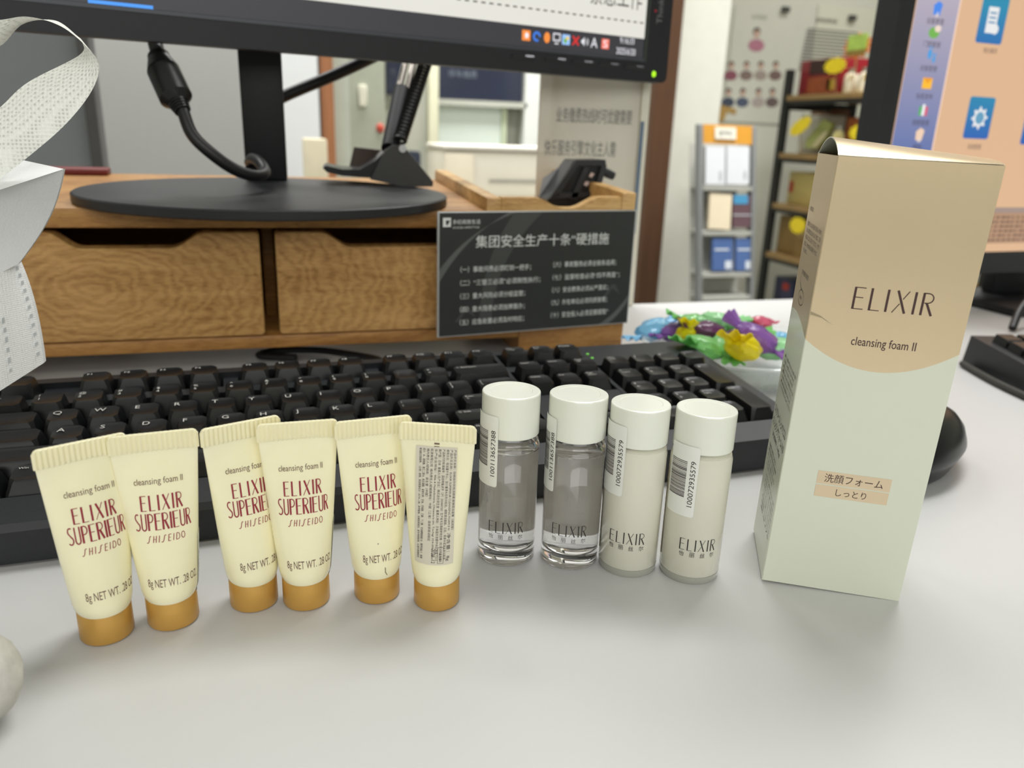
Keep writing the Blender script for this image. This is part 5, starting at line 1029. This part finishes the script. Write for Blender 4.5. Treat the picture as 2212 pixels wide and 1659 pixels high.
YQ = 3.3; x0 = at(926, 200, YQ).x; x1 = at(948, 200, YQ).x; o = MB(); o.box(x0, x1, YQ, YQ + 0.05, ZF, 1.0, mat('cream_post', (226, 224, 196), 0.5, var=0.03), 0.004); tag(o.build('post'), 'cream post standing in front of the dark blue wall screen', 'post')
x0 = at(950, 270, YT).x; x1 = at(1085, 270, YT).x; z0 = at(1020, 325, YT).z; z1 = at(1020, 227, YT).z; t = thing('display_board', 'pale green-white board under the dark blue wall screen', 'board', (x0, YT + 0.02, z0)); b = MB(); b.box(x0, x1, YT + 0.02, YT + 0.05, -0.3, z1, mat('pale_board', (222, 232, 222), 0.4, var=0.01)); b.build('panel', t, 20)
b = MB(); b.box(x1 + 0.001, x1 + 0.024, YT + 0.01, YT + 0.05, -0.3, z1, mat('board_frame', (196, 206, 176), 0.5, var=0.02)); b.build('frame_edge', t, 20)
x0 = at(1130, 250, YT).x; x1 = at(1186, 250, YT).x; o = MB(); o.box(x0, x1, YT - 0.02, YT + 0.05, ZF, 1.0, mat('white_pillar', (236, 238, 234), 0.6, var=0.01)); tag(o.build('pillar'), 'white pillar beside the dark blue wall screen', 'pillar')
for (pa, pb, lab) in ((878, 910, 'dark navy chair back just left of the cream post'), (938, 956, 'dark navy chair back just right of the cream post')):
    YN = 3.1; x0 = at(pa, 340, YN).x; x1 = at(pb, 340, YN).x; zt = at(890, 326, YN).z; zb2 = at(890, 372, YN).z
    t = thing('office_chair', lab, 'chair', ((x0 + x1) / 2, YN, ZF), group=None); b = MB(); b.box(x0, x1, YN, YN + 0.04, zb2 - 0.2, zt, mat('navy_fabric', (36, 42, 56), 0.8, var=0.05), 0.012); b.build('backrest', t, 30)
    b = MB(); b.box(x0 - 0.005, x1 + 0.005, YN - 0.35, YN - 0.01, -0.30, -0.25, MATS['navy_fabric'], 0.012); b.build('seat', t, 30); b = MB(); b.cyl(((x0 + x1) / 2, YN - 0.15, ZF), ((x0 + x1) / 2, YN - 0.15, -0.301), 0.03, M_stem, 14); b.build('pedestal', t, 30)
YH = 2.9; k = at(796, 250, YH)
t = thing('cabinet', 'pale green cabinet seen between the tan door frame and the lamp', 'cabinet', (k.x, YH, ZF)); x0 = at(752, 250, YH).x; x1 = at(832, 250, YH).x; b = MB(); b.box(x0, x1, YH, YH + 0.4, ZF + 0.001, 1.1, mat('pale_green_cabinet', (176, 180, 162), 0.5, var=0.03), 0.004); b.build('body', t, 20)
k = at(783, 207, YH); b = MB(); b.box(k.x - 0.014, k.x + 0.014, YH - 0.012, YH - 0.0005, k.z - 0.035, k.z + 0.035, mat('white_handle', (232, 230, 210), 0.4, var=0.02), 0.004); b.build('handle', t, 20, label='white handle plate')
k = at(821, 277, YH); b = MB(); b.ball((k.x, YH - 0.004, k.z), (0.014, 0.006, 0.016), mat('red_tag', (196, 78, 60), 0.5, var=0.03), 14, 8); b.build('red_sticker', t, 40, label='small red sticker')

# ------------------------------------------------------------------ right background: leaflet rack, notices on the wall, gift shelf
YR = 2.25
M_steel = mat('grey_steel', (128, 130, 130), 0.45, metal=0.2, var=0.04); M_orange = mat('orange_header', (206, 146, 46), 0.55, var=0.04)
LEAN = 0.2
ZTR = at(1570, 270, YR).z
def hr_(px, py, off=0.0):     # a point on the rack's back-leaning front
    d = ray(px, py); n_ = Vector((0, 1, -LEAN)); return CAM + d * ((Vector((0, YR + off, ZTR)) - CAM).dot(n_) / d.dot(n_))
def lean(b_):
    b_.V = [Vector((v.x, v.y + (v.z - ZTR) * LEAN, v.z)) for v in b_.V]; return b_
xl = hr_(1520, 275).x; xr = hr_(1627, 275).x; zt = ZTR
t = thing('leaflet_rack', 'grey leaflet rack with an orange header in front of the white column', 'rack', ((xl + xr) / 2, YR + (ZF - ZTR) * LEAN, ZF))
for x in (xl - 0.013, xr): b = MB(); b.box(x, x + 0.013, YR, YR + 0.03, ZF, zt, M_steel, 0.003); lean(b).build('upright', t, 20)
hz0 = hr_(1570, 311).z; b = MB(); b.box(xl + 0.0005, xr - 0.0005, YR + 0.004, YR + 0.012, hz0, zt, M_orange); lean(b).build('header', t, 20, label='orange header board')
b = MB(); a = hr_(1545, 300); c = hr_(1590, 276); b.box(a.x, c.x, YR - 0.001, YR + 0.0035, a.z, c.z, mat('header_card', (226, 222, 208), 0.6, var=0.02)); b.text('宣传栏', lambda x, y: Vector((x, YR - 0.0015, y)), MATS['grey_lettering'], (a.x + 0.012, a.z + 0.010, c.x - 0.012, c.z - 0.009)); lean(b).build('header_card', t, 20, label='white card on the header')
for py in (403, 500, 590, 640):
    z = hr_(1570, py).z; b = MB(); b.box(xl + 0.0005, xr - 0.0005, YR, YR + 0.08, z - 0.012, z, mat('rack_shelf_grey', (160, 160, 152), 0.5, var=0.03)); lean(b).build('shelf', t, 20)
b = MB(); b.box(xl + 0.0005, xr - 0.0005, YR + 0.082, YR + 0.088, ZF + 0.05, hz0 - 0.002, mat('rack_back', (186, 186, 178), 0.6, var=0.03)); lean(b).build('back_sheet', t, 20)
def leaf(px0, py0, px1, py1, rgb, label, name, group=None, rot=0.0, marks=None):
    a = hr_(px0, py1, 0.006); c = hr_(px1, py0, 0.006); m_ = mat('leaflet_%02d%02d%02d' % tuple(int(v / 3) for v in rgb), rgb, 0.5, var=0.03, scale=10)
    R = Matrix.Rotation(-math.atan(LEAN), 3, 'X') @ Matrix.Rotation(math.radians(rot), 3, 'Y'); t_ = thing(name, label, 'leaflet', ((a.x + c.x) / 2, a.y, a.z + 0.0015), R, group)
    w = (c.x - a.x) / 2; h_ = c.z - a.z; b = MB(); b.box(-w, w, 0, 0.012, 0, h_, m_)
    for mk in marks or []: b.box(-w + 2 * w * mk[0], -w + 2 * w * mk[2], -0.001, 0.0, h_ * mk[1], h_ * mk[3], mk[4])
    b.build('cover', t_, 20, local=True)
M_lg = mat('leaf_grey', (176, 178, 182), 0.6, var=0.02); M_lw = mat('leaf_pale', (200, 206, 214), 0.6, var=0.02)
leaf(1524, 316, 1566, 399, (214, 216, 220), 'white leaflet in the top tier of the rack, left one', 'leaflet', 'leaflets in the rack', 0, [(0.7, 0.1, 0.85, 0.35, M_lg)])
leaf(1570, 316, 1619, 399, (212, 214, 218), 'white leaflet in the top tier of the rack, right one', 'leaflet', 'leaflets in the rack', 0, [(0.75, 0.15, 0.88, 0.35, M_lg)])
leaf(1530, 418, 1578, 496, (222, 208, 180), 'beige leaflet leaning in the middle tier of the rack', 'leaflet', 'leaflets in the rack', 3)
leaf(1583, 421, 1626, 492, (96, 72, 78), 'maroon booklet with a blue top in the middle tier of the rack', 'leaflet', 'leaflets in the rack', 0, [(0.02, 0.72, 0.75, 1.0, mat('leaf_blue', (70, 140, 180), 0.5, var=0.03)), (0.0, 0.36, 1.0, 0.40, M_lg)])
leaf(1539, 514, 1583, 586, (74, 100, 150), 'blue booklet in the lower tier of the rack, left one', 'leaflet', 'leaflets in the rack', 0, [(0.62, 0.05, 0.95, 0.3, M_lw), (0.1, 0.62, 0.8, 0.68, M_lw)])
leaf(1589, 514, 1628, 586, (76, 102, 152), 'blue booklet in the lower tier of the rack, right one', 'leaflet', 'leaflets in the rack', 0, [(0.55, 0.05, 0.95, 0.3, M_lw), (0.1, 0.62, 0.8, 0.68, M_lw)])

YN = YB - 0.004
M_paper = mat('notice_paper', (206, 206, 192), 0.7, var=0.02, scale=3); M_tx = mat('notice_ink', (120, 120, 112), 0.7, var=0); M_dt = mat('notice_ink_dark', (70, 70, 66), 0.7, var=0)
def wz(px, py, Y=YN): return at(px, py, Y)
def wbox(b_, px0, py0, px1, py1, m_, off=0.001):
    q = [wz(px0, py0), wz(px1, py0), wz(px1, py1), wz(px0, py1)]; xs0 = (q[0].x + q[3].x) / 2; xs1 = (q[1].x + q[2].x) / 2; zz1 = (q[0].z + q[1].z) / 2; zz0 = (q[2].z + q[3].z) / 2
    b_.box(xs0, xs1, YN - off - 0.001, YN - off, zz0, zz1, m_)
# portrait notice: plain head-and-shoulder figures in two rows and one alone at the top
t = thing('staff_notice', 'wall notice with rows of small portraits above the leaflet rack', 'notice', wz(1640, 150)); b = MB()
q0 = wz(1560, 262); q1 = wz(1722, 25); b.box(q0.x, q1.x, YN - 0.002, YN, q0.z, q1.z, M_paper)
b.text('公示栏', lambda x, y: Vector((x, YN - 0.0028, y)), M_tx, (wz(1622, 40).x, wz(1640, 42).z, wz(1656, 40).x, wz(1640, 32).z)); 
b.build('sheet', t, 20)
skin = mat('portrait_skin', (196, 164, 146), 0.7, var=0.05); hair = mat('portrait_hair', (66, 54, 50), 0.7, var=0.05)
for (px, py, s_, cl) in [(1633, 72, 1.25, (176, 120, 136))] + [(x, 142, 1.0, c) for x, c in ((1578, (140, 84, 96)), (1611, (130, 112, 104)), (1642, (160, 148, 138)), (1674, (120, 100, 92)))] + [(x, 200, 1.0, c) for x, c in ((1572, (70, 78, 92)), (1603, (84, 92, 112)), (1637, (176, 164, 156)), (1667, (110, 96, 92)))]:
    m_ = mat('portrait_%d%d%d' % cl, cl, 0.7, var=0.05); b = MB()
    def el(cx, cy, rx, ry, m, k):
        C0 = wz(cx, cy); e = wz(cx + rx, cy).x - C0.x; f_ = C0.z - wz(cx, cy + ry).z; b.add([Vector((C0.x + e * math.cos(a_ * 0.3491), YN - 0.002 - 0.0006 * k, C0.z + f_ * math.sin(a_ * 0.3491))) for a_ in range(18)], [tuple(range(18))], m)
    el(px, py + 21 * s_, 14 * s_, 11 * s_, m_, 1); el(px + 1, py - 3 * s_, 6.5 * s_, 7 * s_, hair, 2); el(px + 1, py + 1 * s_, 5.2 * s_, 6.5 * s_, skin, 3); b.build('portrait', t, 20)
b = MB(); b_q = [wz(1556, 226), wz(1590, 236), wz(1588, 248), wz(1570, 242), wz(1562, 262), wz(1552, 262)]; b.add([p + Vector((0, -0.004, 0)) for p in b_q], [tuple(range(6))], mat('gold_ribbon', (180, 146, 84), 0.5, var=0.05)); b.build('gold_ribbon_mark', t, 20, label='gold ribbon mark at the corner')
t = thing('text_notice', 'wall notice filled with lines of grey text behind the gift shelf', 'notice', wz(1790, 100)); b = MB()
q0 = wz(1716, 330); q1 = wz(1990, 30); b.box(q0.x + 0.02, q1.x, YN - 0.002, YN, q0.z, q1.z, mat('notice_paper_warm', (210, 210, 190), 0.7, var=0.02, scale=3))
b.text('管理规章制度', lambda x, y: Vector((x, YN - 0.0028, y)), M_dt, (wz(1762, 44).x, wz(1785, 50).z, wz(1808, 46).x, wz(1785, 40).z)); random.seed(11)
for i in range(13):
    xx = 1738 - i * 1.6 + 6; y_ = 62 + i * 7.2; p = wz(xx, y_); w = wz(xx + 130, y_).x - p.x; b.box(p.x, p.x + w * (0.7 + 0.3 * random.random()), YN - 0.0032, YN - 0.0025, p.z - 0.004, p.z + 0.003, M_tx)
for i in range(14):
    y_ = 228 + i * 7.2; p = wz(1765, y_); b.box(p.x, p.x + 0.24 * (0.75 + 0.25 * random.random()), YN - 0.0032, YN - 0.0025, p.z - 0.003, p.z + 0.003, M_tx)
b.build('sheet', t, 20)
for (px, py, lab) in ((1694, 21, 'small dark clip on the wall above the portrait notice'), (1838, 39, 'small dark clip on the wall above the text notice')):
    p = wz(px, py); o = MB(); o.box(p.x - 0.022, p.x + 0.022, YN - 0.02, YN - 0.0045, p.z - 0.012, p.z + 0.012, M_dt, 0.004); tag(o.build('wall_clip'), lab, 'clip')

# gift shelf: black frame running away from us, open towards the left
XS = 2.248; YF0, YF1 = 2.30, 3.2; DX = 0.36
def onx(px, py, X): d = ray(px, py); return CAM + d * (X / d.x)
M_bm = mat('black_metal', (30, 31, 30), 0.5, var=0.05); M_board = mat('shelf_board', (150, 122, 78), 0.55, var=0.12, scale=8)
t = thing('gift_shelf', 'black metal shelving with wooden boards holding gift goods, left of the peach screen', 'shelf', (XS, YF1, ZF))
ztop = at(1705, 150, YF1).z
for (x, y) in ((XS, YF1), (XS + DX, YF1), (XS, YF0), (XS + DX, YF0)): b = MB(); b.box(x, x + 0.03, y, y + 0.03, ZF, ztop if y > 3 else ztop - 0.0, M_bm); b.build('upright', t, 20)
SZ = [onx(1760, 205, XS).z, onx(1710, 331, XS).z, onx(1700, 443, XS).z, onx(1690, 553, XS).z, -0.62]
SZ = [at(1708, 207, YF1).z, at(1686, 330, YF1).z, at(1677, 438, YF1).z, at(1664, 543, YF1).z, -0.64]
for z in SZ:
    b = MB(); b.box(XS + 0.001, XS + DX + 0.029, YF0 + 0.031, YF1 - 0.001, z - 0.022, z, M_board, 0.002); b.build('shelf_board', t, 20); b = MB(); b.box(XS + 0.004, XS + 0.026, YF0 + 0.031, YF1 - 0.001, z - 0.040, z - 0.0225, M_bm); b.build('shelf_rail', t, 20)
b = MB(); b.box(XS + 0.031, XS + DX - 0.001, YF1 + 0.004, YF1 + 0.026, SZ[0] - 0.06, SZ[0] - 0.024, M_bm); b.build('cross_bar', t, 20)
def good(name, label, cat_, px0, px1, pyt, lvl, x_off, depth, m_, parts=(), group=None):
    X = XS + x_off; z0 = SZ[lvl] + 0.0008; ym = (pyt + 0) ; a = onx(px0, pyt + 20, X); c = onx(px1, pyt + 20, X); zt_ = onx((px0 + px1) / 2, pyt, X).z
    y1, y0 = max(a.y, c.y), min(a.y, c.y); y1 = min(y1, YF1 - 0.006); zt_ = max(zt_, z0 + 0.05); zt_ = min(zt_, SZ[lvl - 1] - 0.046) if lvl > 0 else zt_; y0, y1 = min(y0, y1), max(y0, y1); t_ = thing(name, label, cat_, (X, (y0 + y1) / 2, z0), None, group)
    b = MB(); b.box(X, X + depth, y0, y1, z0, zt_, m_, 0.004); b.build('box_body', t_, 25)
    for (nm, u0, v0, u1, v1, mm, lb) in parts:
        b = MB(); hh = zt_ - z0; b.box(X - 0.003, X - 0.0004, y1 + (y0 - y1) * u1, y1 + (y0 - y1) * u0, z0 + hh * v0, z0 + hh * v1, mm); b.build(nm, t_, 20, label=lb)
    return X, y0, y1, z0, zt_
M_redb = mat('gift_red', (140, 30, 40), 0.4, var=0.08, scale=10)
good('gift_box', 'dark red gift box with gold patterns on the top board of the shelf', 'gift box', 1728, 1818, 128, 0, 0.05, 0.2, M_redb, (('dark_window', 0.25, 0.58, 0.95, 0.98, mat('gift_dark', (58, 30, 28), 0.4, var=0.1), 'dark brown upper panel'), ('gold_pattern', 0.25, 0.05, 0.8, 0.5, mat('gift_orange', (150, 74, 36), 0.4, var=0.25, scale=60), 'orange-gold patterned panel'), ('gold_seal', 0.72, 0.12, 0.9, 0.42, mat('gift_gold', (206, 170, 70), 0.35, metal=0.3, var=0.1), 'round gold seal')))
M_vase = mat('vase_cream', (232, 226, 204), 0.3, var=0.03, coat=0.4); M_vg = mat('vase_gold', (200, 176, 90), 0.3, metal=0.6, var=0.05)
def vase(px, pyt, lvl, xo, r, lab, mm=M_vase):
    X = XS + xo; z0 = SZ[lvl] + 0.0008; p = onx(px, pyt, X); h_ = p.z - z0; t_ = thing('decorative_bottle', lab, 'bottle', (X, p.y, z0), None, 'slim bottles on the gift shelf')
    T = Matrix.Translation((X, p.y, z0)); b = MB(); b.lathe([(0, 0), (r * 0.85, 0), (r, 0.006), (r, h_ * 0.68), (r * 0.8, h_ * 0.78), (r * 0.45, h_ * 0.82), (r * 0.45, h_ * 0.86), (0, h_ * 0.86)], mm, 24, T); b.build('bottle_body', t_, 35)
    b = MB(); b.lathe([(0, h_ * 0.8605), (r * 0.55, h_ * 0.8605), (r * 0.55, h_), (0, h_)], mat('silver_stopper', (150, 150, 140), 0.3, metal=0.6, var=0.03), 18, T); b.build('stopper', t_, 35)
    b = MB(); q = [Vector((X - r * 0.75, p.y - r * 0.9 + 0.004 * k, z0 + h_ * (0.74 - 0.16 * k + 0.02 * k * k))) for k in range(5)]; b.tube(q, 0.0042, M_vg, 8, 5); b.build('gold_trim', t_, 40, label='gold trim')
vase(1842, 148, 0, 0.06, 0.026, 'cream slim bottle with gold trim beside the dark red gift box'); vase(1872, 146, 0, 0.06, 0.026, 'cream slim bottle with gold trim nearest the peach-screened monitor on the top board')
vase(1815, 272, 1, 0.05, 0.024, 'yellowish slim bottle on the second board beside the yellow tag', mat('vase_yellow', (214, 204, 140), 0.3, var=0.05, coat=0.4))
def tag_star(lvl, px, py, w, h_, lab, rgb=(246, 220, 40), xo=-0.012, pts=11, rot=0.0):
    X = XS + xo; c = onx(px, py, X); e = abs(onx(px + w, py, X).y - c.y); f_ = c.z - onx(px, py + h_, X).z; m_ = mat('tag_yellow', rgb, 0.5, var=0.08, scale=40); b = MB(); ol = []
    for k in range(pts * 2):
        a_ = math.pi * k / pts; q = 1.0 if k % 2 == 0 else 0.86; yy, zz = e * q * math.cos(a_), f_ * q * math.sin(a_); ol.append((yy * math.cos(rot) - zz * math.sin(rot), yy * math.sin(rot) + zz * math.cos(rot)))
    n = len(ol); b.add([(X, c.y + y, c.z + z) for y, z in ol] + [(X + 0.003, c.y + y, c.z + z) for y, z in ol], [tuple(range(n)), tuple(reversed(range(n, 2 * n)))] + [(i, n + i, n + (i + 1) % n, (i + 1) % n) for i in range(n)], m_)
    t_ = thing('price_tag', lab, 'price tag', c, None, 'yellow burst price tags on the gift shelf'); b.build('tag_card', t_, 20)
    b = MB(); yy = min(c.y, YF1 - 0.02); b.tube([(X + 0.0045, c.y, c.z - f_ * 0.4), (XS + 0.012, yy, SZ[lvl] + 0.0025)], 0.002, M_board, 6, 1); b.build('clip_stem', t_, 20)
tag_star(0, 1803, 142, 25, 18, 'yellow burst tag over the dark red gift box', rot=0.0); tag_star(1, 1728, 273, 24, 17, 'yellow burst tag on the second board at the far left end', rot=-0.4); tag_star(1, 1856, 287, 24, 19, 'yellow burst tag on the second board by the peach-screened monitor'); tag_star(3, 1722, 487, 18, 19, 'yellow burst tag on the brown carton low on the shelf')
# hanging starburst sign
X = XS - 0.02; c = onx(1852, 100, X); t = thing('promo_sign', 'green and orange starburst sign standing over the cream bottles', 'sign', c); b = MB(); e = abs(onx(1886, 100, X).y - c.y); f_ = c.z - onx(1852, 130, X).z
ol = []
for k in range(24): a_ = 2 * math.pi * k / 24; q = 1.0 if k % 2 == 0 else 0.72; ol.append((e * q * math.cos(a_), f_ * q * math.sin(a_)))
n = len(ol); b.add([(X, c.y + y, c.z + z) for y, z in ol] + [(X + 0.004, c.y + y, c.z + z) for y, z in ol], [tuple(range(n)), tuple(reversed(range(n, 2 * n)))] + [(i, n + i, n + (i + 1) % n, (i + 1) % n) for i in range(n)], mat('sign_orange', (222, 124, 60), 0.5, var=0.05)); b.build('starburst', t, 20)
b = MB(); b.box(X - 0.003, X - 0.0005, c.y - e * 0.62, c.y + e * 0.62, c.z - f_ * 0.25, c.z + f_ * 0.85, mat('sign_green', (176, 206, 96), 0.5, var=0.15, scale=40)); b.build('green_panel', t, 20, label='light green panel')
b = MB(); b.box(X - 0.003, X - 0.0005, c.y - e * 0.6, c.y + e * 0.6, c.z - f_ * 0.62, c.z - f_ * 0.27, mat('sign_olive', (146, 124, 60), 0.5, var=0.1)); b.build('lower_band', t, 20, label='olive band')
b = MB(); b.tube([(X + 0.006, c.y, SZ[0] + 0.001), (X + 0.006, c.y, c.z)], 0.003, M_board, 8, 1); b.build('stick', t, 20)
M_jar = mat('white_pack', (218, 218, 208), 0.45, var=0.03)
good('gift_box', 'white box with a lid on the second board behind the yellow tag', 'box', 1708, 1768, 248, 1, 0.10, 0.14, M_jar, (('lid', 0.0, 0.86, 1.0, 1.0, mat('pack_lid', (236, 236, 230), 0.4, var=0.02), 'bright white lid'),))
good('gift_box', 'small brown box at the far left end of the second board', 'box', 1736, 1750, 232, 1, 0.25, 0.1, mat('brown_pack', (122, 84, 60), 0.5, var=0.1))
t = thing('green_packet', 'green and cream packet leaning on the second board of the shelf', 'packet', (XS + 0.06, onx(1765, 300, XS + 0.06).y, SZ[1])); b = MB(); X = XS + 0.06
q = [onx(*p, X) for p in ((1738, 318), (1742, 300), (1778, 258), (1796, 266), (1782, 300), (1762, 322))]
for p in q: p.z = max(p.z, SZ[1] + 0.001)
b.add([Vector(p) for p in q] + [Vector(p) + Vector((0.03, 0.006, 0)) for p in q], [tuple(range(6)), tuple(reversed(range(6, 12)))] + [(i, 6 + i, 6 + (i + 1) % 6, (i + 1) % 6) for i in range(6)], mat('packet_green', (166, 176, 104), 0.45, var=0.25, scale=14)); b.build('packet', t, 25)
b = MB(); q = [onx(*p, X - 0.001) for p in ((1752, 316), (1780, 284), (1790, 284), (1764, 318))]
for p in q: p.z = max(p.z, SZ[1] + 0.001)
b.add(q, [(0, 1, 2, 3)], mat('packet_cream', (216, 206, 166), 0.5, var=0.05)); b.build('cream_stripe', t, 20, label='cream stripe')
good('gift_box', 'orange-brown box on the second board above the right yellow tag', 'box', 1828, 1850, 254, 1, 0.14, 0.08, mat('orange_pack', (196, 112, 66), 0.5, var=0.08))
good('gift_box', 'pale yellow box with a red mark on the third board', 'box', 1692, 1770, 372, 2, 0.07, 0.2, mat('yellow_pack', (206, 188, 118), 0.5, var=0.06), (('red_mark', 0.06, 0.35, 0.18, 0.7, mat('pack_red', (180, 60, 46), 0.5, var=0.05), 'small red mark'),))
good('carton', 'brown cardboard carton on the fourth board of the shelf', 'box', 1664, 1760, 468, 3, 0.05, 0.24, mat('cardboard', (150, 122, 72), 0.6, var=0.08, scale=10), (('pale_flap', 0.55, 0.5, 0.98, 0.9, mat('cardboard_pale', (170, 144, 96), 0.6, var=0.05), 'paler flap'),))
good('gift_box', 'dark blue patterned box on the lowest board of the shelf', 'box', 1672, 1712, 600, 4, 0.06, 0.2, mat('blue_pack', (60, 64, 92), 0.5, var=0.5, scale=14), (('red_patch', 0.5, 0.75, 0.8, 0.9, mat('pack_red', (180, 60, 46), 0.5), 'red patch'),))
good('gift_box', 'tan box beside the dark blue patterned box on the lowest board', 'box', 1728, 1766, 600, 4, 0.06, 0.2, MATS['cardboard'])
